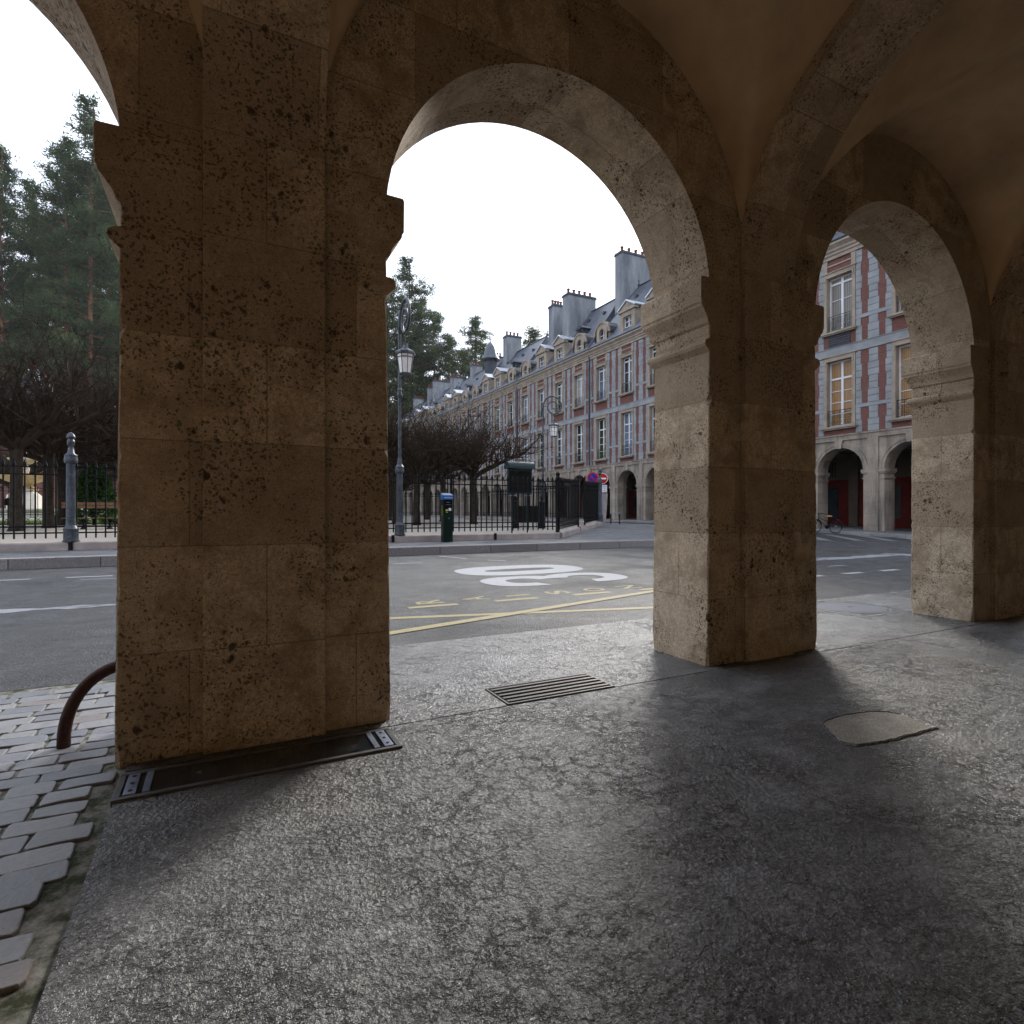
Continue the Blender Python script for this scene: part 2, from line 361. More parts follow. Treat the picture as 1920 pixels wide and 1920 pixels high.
# ------------------------------------------------------------------ levels of the place
def lerp_tab(tab, y):
    if y <= tab[0][0]: return tab[0][1]
    for (a, za), (b, zb) in zip(tab, tab[1:]):
        if y <= b: return za + (zb - za)*(y - a)/(b - a)
    return tab[-1][1]
ZR = [(5.43, -.03), (15.5, .087), (28, .46), (60, .6), (160, .7)]
ZP = [(5.43, .30), (15.5, .31), (18, .31), (25, .59), (60, .75), (160, .85)]
zr = lambda y: lerp_tab(ZR, y)
zp = lambda y: lerp_tab(ZP, y)
def strips(mb, xl, xr, ys, zf, dz=0.):
    """sheet between two x-functions, cut at the knots of the profile"""
    for a, b in zip(ys, ys[1:]):
        mb.quad((xl(a), a, zf(a)+dz), (xr(a), a, zf(a)+dz), (xr(b), b, zf(b)+dz), (xl(b), b, zf(b)+dz))
def fl(v): return lambda y: v

# the ground: one sheet to the horizon
mb = MB()
ys = [-900, 5.3, 5.43, 15.5, 28, 60, 160, 900]
gz = lambda y: -.25 if y < 5.4 else zr(y) - .12
for a, b in zip(ys, ys[1:]): mb.quad((-900, a, gz(a)), (900, a, gz(a)), (900, b, gz(b)), (-900, b, gz(b)))
tag(mb.build('ground', M['earth']), kind='structure')

# road: along the arcade, then beside the square up to the far facade
mb = MB(); strips(mb, fl(-70), fl(28.3), [5.465, 15.5], zr); strips(mb, fl(17), fl(28.3), [15.5, 19.6, 28, 60, 130], zr)
tag(mb.build('road', M['road']), kind='structure')
# square: pavement outside the railings, cut at the corner
def px_edge(y): return 17.4 if y <= 15.5 else (17.4 + (y - 15.5) if y < 19.5 else 21.4)
mb = MB(); strips(mb, fl(-70), px_edge, [15.5, 16.8, 18, 19.5, 25, 60, 130], zp)
tag(mb.build('pavement', M['sidewalk']), kind='structure')
# granite kerb round the square
def kerb(pts, w, ztop, zbot, name):
    mb = MB()
    for (ax, ay), (bx, by) in zip(pts, pts[1:]):
        d = Vector((bx-ax, by-ay)); d.normalize(); n = Vector((d.y, -d.x))
        o = n*.004; q = -n*w
        ra = [(ax+o.x, ay+o.y), (ax+q.x, ay+q.y)]; rb = [(bx+o.x, by+o.y), (bx+q.x, by+q.y)]
        def ring(r, y): 
            return [(r[0][0], r[0][1], zbot(y)), (r[0][0], r[0][1], ztop(y)-.015), (r[0][0]-o.x*4, r[0][1]-o.y*4, ztop(y)), (r[1][0], r[1][1], ztop(y)), (r[1][0], r[1][1], zbot(y))]
        mb.loft([ring(ra, ay), ring(rb, by)])
    return tag(mb.build(name, M['granite']), kind='structure')
kerb([(-70, 15.5), (17.4, 15.5), (19.5, 17.6), (21.4, 19.5), (21.4, 25), (21.4, 60), (21.4, 130)], .32, lambda y: zp(y)+.005, lambda y: zr(y)-.2, 'kerb')
# pavement and kerb in front of the far facade
zf = lambda y: zr(y) + .15
mb = MB(); strips(mb, fl(28.3), fl(36.5), [5, 5.43, 15.5, 28, 60, 130], zf)
tag(mb.build('facade_pavement', M['sidewalk']), kind='structure')
kerb([(28.3, 130), (28.3, 60), (28.3, 28), (28.3, 15.5), (28.3, 5.5)], .3, lambda y: zf(y)+.005, lambda y: zr(y)-.2, 'facade_kerb')
# gravel of the square inside the railings
mb = MB()
def gx(y): return 11.3 + (y - 18.45) if y < 25.2 else 18.05
strips(mb, fl(-70), gx, [18.45, 25, 25.2, 60, 117], zp, .006)
tag(mb.build('gravel_square', M['gravel']), kind='structure')
# arcade floor (asphalt) with its edge, and the setts of the passage on the left
mb = MB(); mb.box(-.43, 21, -1.0, 3.405, -.2, 0)
tag(mb.build('arcade_pavement', M['pave']), kind='structure')
mb = MB(); mb.box(-.43, 21, 3.413, 5.43, -.2, .0015)
tag(mb.build('outer_pavement', M['pave_fine']), kind='structure')
mb = MB(); mb.quad((-9, -1, -.006), (-.43, -1, -.006), (-.43, 5.43, -.0245), (-9, 5.43, -.0245))
tag(mb.build('sett_bedding', M['joint']), kind='structure')
mb = MB(); r = random.Random(3)
y = -1.0
while y < 5.28:
    h = r.uniform(.118, .142); x = -.44 - r.uniform(0, .12)
    while x > -7.5:
        w = r.uniform(.17, .29); g = r.uniform(.010, .022)
        x0, x1 = x - w, x - g
        if y > -.3 or x > -3:
            zt = -.001 + r.uniform(-.004, .004) - .014*max(0, (y-2))/3.4
            y0, y1 = y + r.uniform(.003, .008), y + h - r.uniform(.003, .009); q = r.uniform(.006, .017)
            J = lambda s=.009: r.uniform(-s, s)
            base = [(x0+q, y0+J()), ((x0+x1)/2, y0+J(.005)), (x1-q*r.uniform(.4, 1), y0+J()), (x1+J(.006), y0+q), (x1+J(.006), y1-q), (x1-q, y1+J()), ((x0+x1)/2, y1+J(.005)), (x0+q*r.uniform(.4, 1), y1+J()), (x0+J(.006), y1-q), (x0+J(.006), y0+q)]
            cx_, cy_ = (x0+x1)/2, (y0+y1)/2; tx, ty = r.uniform(-.03, .03), r.uniform(-.05, .05)
            def ring(k, z): return [(cx_+(a_-cx_)*k, cy_+(b_-cy_)*k, z+tx*(a_-cx_)+ty*(b_-cy_)) for a_, b_ in base]
            mb.loft([ring(1, -.06), ring(1, zt-.006), ring(.975, zt-.0015), ring(.93, zt)], cap0=False)
        x -= w
    y += h
tag(mb.build('setts', M['cobble']), 'grey granite setts paving the passage left of the nearest pillar', 'setts', kind='structure')

# ------------------------------------------------------------------ road markings
def on_road(poly_tris_verts): pass
def mark(name, polys, m, label, cat, dz=.004, group=None, zfun=zr):
    """flat painted marking following the road surface"""
    mb = MB()
    for poly in polys:
        mb.add([(x, y, zfun(y) + dz) for x, y in poly], [tuple(range(len(poly)))])
    return tag(mb.build(name, m), label, cat, group)
def strip_poly(ax, ay, bx, by, w):
    d = Vector((bx-ax, by-ay)).normalized(); n = Vector((-d.y, d.x))*w/2
    return [(ax-n.x, ay-n.y), (bx-n.x, by-n.y), (bx+n.x, by+n.y), (ax+n.x, ay+n.y)]
# "30": digits drawn with their tops towards -X, as they lie on the road
def ring_quads(cx, cy, ra, rb, ia, ib, a0, a1, n, ex=2.6):
    def P(a, sx, sy):
        c, s = math.cos(a), math.sin(a)
        return (cx + sx*math.copysign(abs(c)**(2/ex), c), cy + sy*math.copysign(abs(s)**(2/ex), s))
    out = []
    for k in range(n):
        t0 = a0 + (a1-a0)*k/n; t1 = a0 + (a1-a0)*(k+1)/n
        out.append([P(t0, ra, rb), P(t1, ra, rb), P(t1, ia, ib), P(t0, ia, ib)])
    return out
zero = ring_quads(5.83, 11.02, 1.47, .84, .84, .23, 0, 2*PI, 40)
def fix(polys):
    res = []
    for p in polys:
        a = sum(p[i][0]*p[(i+1) % len(p)][1] - p[(i+1) % len(p)][0]*p[i][1] for i in range(len(p)))
        res.append(p if a > 0 else p[::-1])
    return res
# the 3: two bowls open towards -Y
bowl_a = ring_quads(5.02, 9.33, .82, .66, .34, .30, R(8), R(282), 28, 2.4)
bowl_b = ring_quads(6.40, 9.33, .84, .66, .36, .30, R(172), R(-100), 28, 2.4)
mb = MB()
for k, grp in enumerate((zero, bowl_a, bowl_b)):
    for poly in fix(grp):
        mb.add([(x, yy, zr(yy) + .004 + .0012*k) for x, yy in poly], [tuple(range(len(poly)))])
tag(mb.build('speed_marking', M['white_mark']), 'large white 30 painted on the road beyond the first arch', 'road marking')
# the letters of the delivery bay: LIVRAISON, read along +X, each letter's top towards -X
def text_polys(txt, size, bold=0.):
    cu = bpy.data.curves.new('t', 'FONT'); cu.body = txt; cu.size = size; cu.align_x = 'CENTER'; cu.align_y = 'CENTER'; cu.fill_mode = 'FRONT'; cu.resolution_u = 4; cu.offset = bold
    ob = bpy.data.objects.new('t', cu); COL.objects.link(ob)
    dg = bpy.context.evaluated_depsgraph_get(); me = bpy.data.meshes.new_from_object(ob.evaluated_get(dg))
    vs = [tuple(v.co) for v in me.vertices]; fs = [tuple(p.vertices) for p in me.polygons]
    bpy.data.objects.remove(ob); bpy.data.curves.remove(cu); bpy.data.meshes.remove(me)
    return vs, fs
def letter_mesh(mb, ch, cx, cy, hh, ww, zfun, dz):
    vs, fs = text_polys(ch, 1., .018)
    if not vs: return
    xs = [v[0] for v in vs]; yy = [v[1] for v in vs]
    x0, x1, y0, y1 = min(xs), max(xs), min(yy), max(yy)
    w = ww if ch != 'I' else ww*.3
    out = []
    for v in vs:
        u = (v[0]-x0)/max(1e-6, x1-x0) - .5; t = (v[1]-y0)/max(1e-6, y1-y0) - .5
        X, Y = cx - t*hh, cy + u*w
        out.append((X, Y, zfun(Y)+dz))
    mb.add(out, [f for f in fs])
for i, ch in enumerate('LIVRAISON'):
    mb = MB(); letter_mesh(mb, ch, 2.66 + (i-3)*.725, 7.86, .40, .30, zr, .004)
    tag(mb.build('bay_letter', M['yellow_mark']), 'painted yellow letter %s in the word along the delivery bay' % ch if i not in (1, 6) else 'painted yellow letter I, the %s of two in the word along the delivery bay' % ('first' if i == 1 else 'second'), 'road marking', 'yellow letters of the delivery bay')
for i, x in enumerate([.96, 2.26, 3.57, 4.92, 6.25]):
    mark('bay_dash', [strip_poly(x, 7.52, x+.72, 7.52, .13)], M['yellow_mark'], 'yellow dash in the row under the painted letters', 'road marking', group='yellow dashes of the delivery bay')
mark('bay_cross', [strip_poly(.15, 7.33, 6.8, 5.75, .13)], M['yellow_mark'], 'yellow diagonal line of the painted cross sloping towards the arcade at its right end', 'road marking')
mark('bay_diagonal', [strip_poly(.2, 5.75, 7.3, 7.52, .15)], M['yellow_mark'], 'yellow diagonal line of the painted cross rising towards the letters at its right end', 'road marking', dz=.008)
# dashes of the parking lane
for i in range(14):
    x = -12.6 + i*1.25
    mark('lane_dash', [strip_poly(x, 13.35, x+.72, 13.35, .09)], M['white_mark'], 'thin white dash in the row along the far kerb', 'road marking', group='white dashes of the parking lane')
    if i % 2 == 0:
        mark('worn_lane_dash', [strip_poly(x+.3, 12.85, x+.95, 12.85, .07)], M['worn_mark'], 'worn white dash beside the far row of lane dashes', 'road marking', group='worn dashes of the parking lane')
mark('lane_stroke', [strip_poly(5.75, 13.9, 5.35, 14.9, .09)], M['white_mark'], 'short white stroke near the far kerb at the end of the dashed lane', 'road marking')
mark('lane_stroke', [strip_poly(6.1, 13.3, 6.45, 12.95, .09)], M['white_mark'], 'short slanting white stroke touching the last dash of the lane', 'road marking')
for i in range(5):
    x = 9.05 + i*1.32
    mark('street_dash', [strip_poly(x, 7.5, x+.62, 7.5, .16)], M['white_mark'], 'white dash on the road seen right of the middle pillar', 'road marking', group='white dashes seen through the right arch')
for i in range(3):
    x = 10.6 + i*1.1
    mark('worn_street_dash', [strip_poly(x, 8.6, x+.7, 8.6, .10)], M['worn_mark'], 'worn white dash behind the bright dashes in the right arch', 'road marking', group='worn dashes seen through the right arch')
def blob(pts, j=.0, n=5, seed=1):
    rr = random.Random(seed); out = []
    for (ax, ay), (bx, by) in zip(pts, pts[1:]+pts[:1]):
        for k in range(n):
            t = k/n; out.append((ax+(bx-ax)*t+rr.uniform(-j, j), ay+(by-ay)*t+rr.uniform(-j, j)))
    return out
def strip_blob(xa, xb, yf, wf, n=60, seed=2):
    rr = random.Random(seed); out = []
    for k in range(n):
        x0 = xa+(xb-xa)*k/n; x1 = xa+(xb-xa)*(k+1)/n
        out.append([(x0, yf(x0)-wf(x0)), (x1, yf(x1)-wf(x1)), (x1, yf(x1)+wf(x1)), (x0, yf(x0)+wf(x0))])
    return out
mark('worn_stripe', strip_blob(-6.2, -1.05, lambda x: 9.35 + .13*(x+3) + .10*math.sin(x*1.7), lambda x: .30*math.sqrt(max(.02, min(1, (x+6.3)/1.2, (-.95-x)/2.2)))*max(.12, .62+.9*mnoise.noise(Vector((x*2.1, 3., 1.))))+.03*mnoise.noise(Vector((x*9, 1., 2.)))), M['worn_mark'], 'worn whitish painted band on the road left of the nearest pillar', 'road marking')
mark('worn_band', strip_blob(11.6, 18.5, lambda x: 9.9 + .05*math.sin(x*1.9), lambda x: .36*math.sqrt(max(.02, min(1, (x-11.5)/2.2)))*max(.2, .7+.8*mnoise.noise(Vector((x*1.3, 5., 1.))))+.03*mnoise.noise(Vector((x*8, 2., 2.)))), M['worn_mark'], 'pale worn band across the road seen through the right arch', 'road marking')
for i in range(5):
    ax, ay = 21.6 + 1.25*i, 16.0 - .62*i
    mark('crossing_stripe', [strip_poly(ax, ay, ax+3.0, ay+3.5, .45)], M['faint_mark'], 'pale stripe of the pedestrian crossing before the far facade', 'road marking', group='pedestrian crossing stripes')
mark('gutter_line', [strip_poly(26.6, 24, 26.6, 60, .12)], M['yellow_mark'], 'thin yellow line along the street before the far facade', 'road marking')

# ------------------------------------------------------------------ fittings in the arcade floor
t = thing('floor_grate', (2.16, 3.605, 0), 'dark worn iron ventilation grate with long bars set in the arcade floor', 'grate')
mb = MB(); mb.box(-.425, .425, -.168, .168, -.0, .003); mb.build('shaft', M['void'], t)  # thin black sheet, the dark below the bars painted in
mb = MB(); fw = .012
mb.box(-.445, .445, -.19, -.17, -.05, .010); mb.box(-.445, .445, .17, .19, -.05, .010); mb.box(-.445, -.427, -.17, .17, -.05, .009); mb.box(.427, .445, -.17, .17, -.05, .009)
mb.build('frame', M['grate_iron'], t, bevel=.002)
for k in range(5):
    yy = -.132 + k*.066
    mb = MB(); mb.box(-.424, .424, yy-.0155, yy+.0155, .004, .012); mb.build('bar', M['grate_iron'], t, bevel=.003)
t = thing('floor_light', (.225, 3.215, 0), 'long glass pavement light in a wooden frame along the foot of the nearest pillar', 'pavement light')
mb = MB(); mb.box(-.62, .62, -.118, .118, .0, .008); mb.build('pane', M['floor_glass'], t)
mb = MB(); mb.box(-.665, .665, -.15, -.122, -.02, .014); mb.box(-.665, .665, .122, .15, -.02, .014); mb.box(-.665, -.635, -.12, .12, -.02, .013); mb.box(.635, .665, -.12, .12, -.02, .013)
mb.build('frame', M['tanwood'], t, bevel=.003)
for sx in (-1, 1):
    for off, w in ((.60, .05), (.535, .03)):
        mb = MB(); mb.box(sx*off-w/2, sx*off+w/2, -.115, .115, .0085, .016); p = mb.build('end_plate', M['steel'], t, bevel=.002)
        if w > .04:
            for yy in (-.08, 0, .08):
                mb = MB(); mb.lathe([(.009, .016), (.009, .0195), (.004, .021)], sx*off, yy, 8); mb.build('screw', M['rust'], p)
pp = [(1540,1357),(1556,1350),(1575,1343),(1604,1339),(1630,1335),(1660,1336),(1690,1340),(1725,1352),(1758,1367),(1735,1373),(1710,1380),(1688,1386),(1660,1393),(1635,1396),(1610,1400),(1588,1397),(1570,1390),(1560,1381),(1555,1375),(1546,1366)]
TH = math.atan(545/1066.667); FX = 1066.667
def gpt(px, py, z=0., h=1.3):
    u = (px-960)/FX; d = (h-z)*FX/(py-960)
    return (d*(math.sin(TH)+u*math.cos(TH)), d*(math.cos(TH)-u*math.sin(TH)))
G = [gpt(a, b) for a, b in pp]; cx = sum(a for a, b in G)/len(G); cy = sum(b for a, b in G)/len(G)
rr = random.Random(5)
def sub(poly, n, j):
    out = []
    for (ax, ay), (bx, by) in zip(poly, poly[1:]+poly[:1]):
        for k in range(n):
            q = k/n; out.append((ax+(bx-ax)*q + (rr.uniform(-j, j) if k else 0), ay+(by-ay)*q + (rr.uniform(-j, j) if k else 0)))
    return out
L = sub([(a-cx, b-cy) for a, b in G], 4, .006)
t = thing('cement_patch', (cx, cy, 0), 'pale leaf-shaped cement repair patch on the dark arcade floor', 'repair patch')
mb = MB(); mb.loft([[(a*.95, b*.95, .004) for a, b in L], [(a*.93, b*.93, .009) for a, b in L], [(a*.80, b*.80, .006) for a, b in L]], cap0=False); mb.build('fill', M['patch'], t)
mb = MB()
rim = [(1.03, .002), (1.005, .007 ), (.975, .011), (.955, .004)]
n = len(L)
for k in range(n):
    q = (k+1) % n; s = .55 + .9*mnoise.noise(Vector((L[k][0]*6, L[k][1]*6, 0)))**2*4
    ra = [(L[k][0]*f, L[k][1]*f, z) for f, z in rim]; rb = [(L[q][0]*f, L[q][1]*f, z) for f, z in rim]
    for a in range(3): mb.quad(ra[a], rb[a], rb[a+1], ra[a+1])
mb.build('crumbled_rim', M['pave'], t)
t = thing('manhole_cover', (7.62, 4.80, 0), 'round worn iron manhole cover in a pale frame right of the middle pillar', 'manhole cover')
mb = MB(); mb.lathe([(.47, .002), (.47, .006), (.445, .008), (.445, .003)], 0, 0, 48, cap=False); mb.build('ring', M['cover_frame'], t)
mb = MB(); mb.lathe([(.43, .002), (.43, .008), (.405, .009), (.40, .0065), (.385, .0065), (.38, .009), (0.0005, .0095)], 0, 0, 48, cap=False); lid = mb.build('lid', M['cover'], t)
mb = MB(); mb.box(-.05, .05, -.012, .012, .0098, .0112); mb.build('key_slot', M['black'], lid)
mb = MB(); 
for a in (0, 1): 
    s_ = 1 if a else -1
    mb.box(-.53, .53, s_*.52-.012, s_*.52+.012, -.01, .005); mb.box(s_*.52-.011, s_*.52+.011, -.507, .507, -.01, .0045)
mb.build('frame', M['cover_frame'], t)

# ------------------------------------------------------------------ the arcade we stand in
PX = [-4.05, .227, 4.34, 8.61, 12.88]                       # pillar centres, along X
YI, YO = 3.50, 4.185                                        # inner and outer face
HW0, HW1 = .713, .685                                       # half widths at foot and at springing
ZS = 3.12
def make_pillar():
    t = thing('arcade_pillar', (0, 0, 0), 'x', 'pillar')
    yc = (YI+YO)/2; a, b = YI-yc, YO-yc
    mb = MB(); rings = []; rj = random.Random(31); NR = 64
    for k in range(NR+1):
        z = 3.0*k/NR; h = HW0 + (HW1-HW0)*k/NR
        def ch(q):
            v = abs(mnoise.noise(Vector((q*7.3, z*5.5, 1.7))))*.012 + max(0, mnoise.noise(Vector((q*3.1, z*14, 4.2)))-.28)*.06
            return .006 + v + (.02*max(0, .12-z)/.12)
        cs = [ch(q) for q in range(4)]; w = [mnoise.noise(Vector((q*5.7, z*2.2, 8.)))*.004 for q in range(4)]
        zz = z-.01 if k == 0 else z
        rings.append([(-h+w[3]+cs[0], a+w[0], zz), (h+w[1]-cs[1], a+w[0], zz), (h+w[1], a+w[0]+cs[1], zz), (h+w[1], b+w[2]-cs[2], zz), (h+w[1]-cs[2], b+w[2], zz), (-h+w[3]+cs[3], b+w[2], zz), (-h+w[3], b+w[2]-cs[3], zz), (-h+w[3], a+w[0]+cs[0], zz)])
    mb.loft(rings); mb.build('shaft', M['stone'], t)
    mb = MB(); rings = []
    for k in range(7):
        z = -.01 + 3.42*k/6; rings.append([(-.315, a-.05, z), (.315, a-.05, z), (.315, a+.02, z), (-.315, a+.02, z)])
    mb.loft(rings); mb.build('pilaster', M['stone'], t, bevel=.008)
    mb = MB(); rings = []
    for k in range(7):
        z = -.01 + 3.42*k/6; rings.append([(-.30, b-.02, z), (.30, b-.02, z), (.30, b+.09, z), (-.30, b+.09, z)])
    mb.loft(rings); mb.build('outer_pilaster', M['stone'], t, bevel=.008)
    def mould(name, prof):
        mb = MB(); h = HW1 + .002
        for sx in (-1, 1):                                  # each side of the pilaster, wrapped round the jamb
            rings = []
            for o, z in prof:
                xi, xo = .316, h + o
                rings.append([(sx*xi, a-.004-o*.08, z), (sx*xo, a-.004-o*.08, z), (sx*xo, b+.004+o*.6, z), (sx*xi, b+.004+o*.6, z)][::sx])
            mb.loft(rings)
        mb.build(name, M['stone'], t, bevel=.004)
    mould('necking_band', [(0, 2.645), (.022, 2.665), (.05, 2.69), (.058, 2.715), (.05, 2.742), (.02, 2.757), (.0, 2.76)])
    mould('impost', [(0, 2.88), (.02, 2.895), (.035, 2.94), (.07, 2.99), (.095, 3.02), (.098, 3.045), (.108, 3.055), (.11, 3.25), (.10, 3.265), (0, 3.27)])
    return t
pil = make_pillar()
plabels = ['weathered arcade pillar at the far left beside the sett-paved passage', 'nearest broad dark stone pillar with a long glass pavement light at its foot', 'middle stone pillar with a pale lit left side beside the floor grate', 'stone pillar at the right edge behind the round manhole cover', 'stone arcade pillar farther right beyond the picture edge']
for i, x in enumerate(PX):
    o = pil if i == 0 else copy_tree(pil)
    o.location = (x, (YI+YO)/2, 0); o['label'] = plabels[i]; o['group'] = 'pillars of the arcade'

arc = thing('arcade_building', (0, 0, 0), 'vaulted brown stone arcade building roofing the walkway above the pillars', 'arcade building')
ZT = 5.7
def arch_piece(mb, xl, xr, cx, r, zs, zt, y0, y1, n=40):
    """wall from xl to xr above springing with a round opening"""
    P = [(cx + r*math.cos(PI - PI*k/n), zs + r*math.sin(PI*k/n)) for k in range(n+1)]
    for yy, flip in ((y0, False), (y1, True)):
        def q(*pts):
            vs = [(px, yy, pz) for px, pz in pts]; mb.add(vs, [tuple(range(len(vs)))] if not flip else [tuple(reversed(range(len(vs))))])
        q((xl, zs), (cx-r, zs), (cx-r, zt), (xl, zt)); q((cx+r, zs), (xr, zs), (xr, zt), (cx+r, zt))
        for (ax, az), (bx, bz) in zip(P, P[1:]): q((ax, az), (bx, bz), (bx, zt), (ax, zt))
    for (ax, az), (bx, bz) in zip(P, P[1:]): mb.quad((ax, y0, az), (ax, y1, az), (bx, y1, bz), (bx, y0, bz))
    mb.quad((xl, y0, zt), (xr, y0, zt), (xr, y1, zt), (xl, y1, zt))
for a, b in zip(PX, PX[1:]):
    mb = MB(); cx = (a+b)/2; r = (b-a)/2 - HW1 + .004
    arch_piece(mb, a+.0, b-.0, cx, r, ZS, ZT, YI+.003, YO-.003)
    # re-map uv so that the soffit joints run like voussoirs
    mb.build('arch', M['stone'], arc)
# outer wall of the storeys above, roof block and the wall behind the walkway
mb = MB(); mb.box(-7, 16.5, YO-.32, YO+.02, ZT+.002, 16.5); mb.build('upper_wall', M['brick'], arc)
mb = MB(); mb.box(-7, 16.5, -9, YO+.3, 16.51, 17.2); mb.build('roof', M['slate'], arc)
YB = -.95
mb = MB(); mb.box(-7, 16.5, YB-.5, YB, -.2, 8); mb.build('inner_wall', M['inner_plaster'], arc)
mb = MB(); mb.box(-7, 16.5, YB+.01, YO-.33, ZT+.30, ZT+.5); mb.build('floor_above', M['vault_stone'], arc)
for x0, x1 in ((-7.4, -7.0), (16.5, 16.9)):  # unseen walls added to keep light from leaking in at both ends
    mb = MB(); mb.box(x0, x1, -9, YO, -.2, 16.5); mb.build('end_light_block', M['vault_stone'], arc)
# transverse ribs from pilaster to inner wall
yc = (YI + YB)/2; ry = (YI - YB)/2
for i, x in enumerate(PX):
    mb = MB(); n = 28; zs = 3.40
    for k in range(n):
        a0 = PI*k/n; a1 = PI*(k+1)/n
        def P(a, d): return (yc + (ry-.05+d)*math.cos(a), zs + (1.75+d)*math.sin(a))
        p0, p1, q0, q1 = P(a0, 0), P(a1, 0), P(a0, .34), P(a1, .34)
        X0, X1 = x-.315, x+.315
        mb.quad((X0, *p0), (X1, *p0), (X1, *p1), (X0, *p1)); mb.quad((X0, *q0), (X0, *p0), (X0, *p1), (X0, *q1)); mb.quad((X1, *p0), (X1, *q0), (X1, *q1), (X1, *p1))
    mb.build('transverse_rib', M['stone'], arc)
    if i < len(PX)-1:                                       # groin vault of the bay
        b = PX[i+1]; mb = MB(); nx, ny = 72, 72; X0, X1 = x+.30, b-.30; hx = (X1-X0)/2; mx = (X0+X1)/2
        pts = []
        for jx in range(nx+1):
            for jy in range(ny+1):
                X = X0+(X1-X0)*jx/nx; Y = YB-.02+(YI+.03-YB)*jy/ny
                ax = max(0., 1-((X-mx)/hx)**2); ay = max(0., 1-((Y-yc)/(ry+.03))**2)
                pts.append((X, Y, 3.52 + 1.72*max(math.sqrt(ax), math.sqrt(ay))))
        fs = [(jx*(ny+1)+jy, jx*(ny+1)+jy+1, (jx+1)*(ny+1)+jy+1, (jx+1)*(ny+1)+jy) for jx in range(nx) for jy in range(ny)]
        mb.add(pts, fs); mb.build('vault', M['vault_plaster'], arc, smooth=True)

# rusty guard hoop at the foot of the nearest pillar
mb = MB(); pts = []
for k in range(15):
    a = R(90*k/14)
    pts.append((-.30*math.cos(a), .02*math.sin(a), .41*math.sin(a)**.9 if k else -.03))
pts.append((.06, .02, .415))
mb.tube(pts, .033, 12)
o = mb.build('guard_hoop', M['rust'], smooth=True, loc=(-.485, 3.97, 0)); tag(o, 'thick rusty iron guard hoop curving from the setts into the pillar', 'wheel guard')
# ------------------------------------------------------------------ the brick and stone pavilions
BW = 3.675; NB = 4; PW = BW*NB
CB = [BW*(k+.5) for k in range(NB)]
WH = .72                       # half width of a window opening
def beveled_block(mb, x0, x1, z0, z1, yf, yb=.02, c=.016):
    z0 += .006; z1 -= .006
    mb.loft([[(x0, yb, z0), (x1, yb, z0), (x1, yb, z1), (x0, yb, z1)], [(x0, yf+c, z0), (x1, yf+c, z0), (x1, yf+c, z1), (x0, yf+c, z1)],
             [(x0+c, yf, z0+c), (x1-c, yf, z0+c), (x1-c, yf, z1-c), (x0+c, yf, z1-c)]], cap0=False)
def scroll(mb, cx, cz, r0, a0, turns, s, y, rad=.011, n=14):
    pts = []
    for k in range(n+1):
        q = k/n; a = a0 + s*turns*2*PI*q; r = r0*(1-.75*q)
        pts.append((cx+r*math.cos(a), y, cz+r*math.sin(a)))
    mb.tube(pts, rad, 4)
def window_parts(par, cx, z0, z1, rows, transom, mats, tall):
    """white sash with its panes and wrought iron railing"""
    mb = MB(); y = .26; w = WH
    mb.box(cx-w, cx-w+.07, y, y+.07, z0, z1); mb.box(cx+w-.07, cx+w, y, y+.07, z0, z1)
    mb.box(cx-w+.07, cx+w-.07, y, y+.07, z1-.09, z1); mb.box(cx-w+.07, cx+w-.07, y, y+.07, z0, z0+.12)
    mb.box(cx-.065, cx+.065, y-.012, y+.07, z0+.12, z1-.09)
    tz = z1 - transom
    mb.box(cx-w+.07, cx-.066, y-.01, y+.07, tz-.06, tz+.05); mb.box(cx+.066, cx+w-.07, y-.01, y+.07, tz-.06, tz+.05)
    hs = (tz-.06-z0-.12)/rows
    for k in range(1, rows):
        zz = z0+.12+hs*k
        mb.box(cx-w+.071, cx-.067, y+.012, y+.05, zz-.018, zz+.018); mb.box(cx+.067, cx+w-.071, y+.012, y+.05, zz-.018, zz+.018)
    fr = mb.build('window', M['white_paint'], par)
    mb = MB(); mb.quad((cx-w+.03, y+.045, z0+.03), (cx+w-.03, y+.045, z0+.03), (cx+w-.03, y+.045, z1-.03), (cx-w+.03, y+.045, z1-.03))
    mb.build('pane', mats[0], fr)
    # railing
    mb = MB(); h = .92; yr = .02; a, b = cx-w+.02, cx+w-.02
    mb.tube([(a, yr, z0+h), (b, yr, z0+h)], .020, 5); mb.tube([(a, yr, z0+.09), (b, yr, z0+.09)], .014, 5); mb.tube([(a, yr, z0+h-.15), (b, yr, z0+h-.15)], .010, 4)
    for q in (0, .25, .5, .75, 1):
        x = a + .02 + (b-a-.04)*q; mb.tube([(x, yr, z0), (x, yr, z0+h)], .013, 4)
    for q in (.125, .375, .625, .875):
        x = a + (b-a)*q; s = 1 if q in (.125, .625) else -1
        scroll(mb, x, z0+.56, .135, PI/2, 1.4, s, yr); scroll(mb, x, z0+.27, .135, -PI/2, 1.4, s, yr)
    mb.build('railing', M['iron'], fr)
    return fr
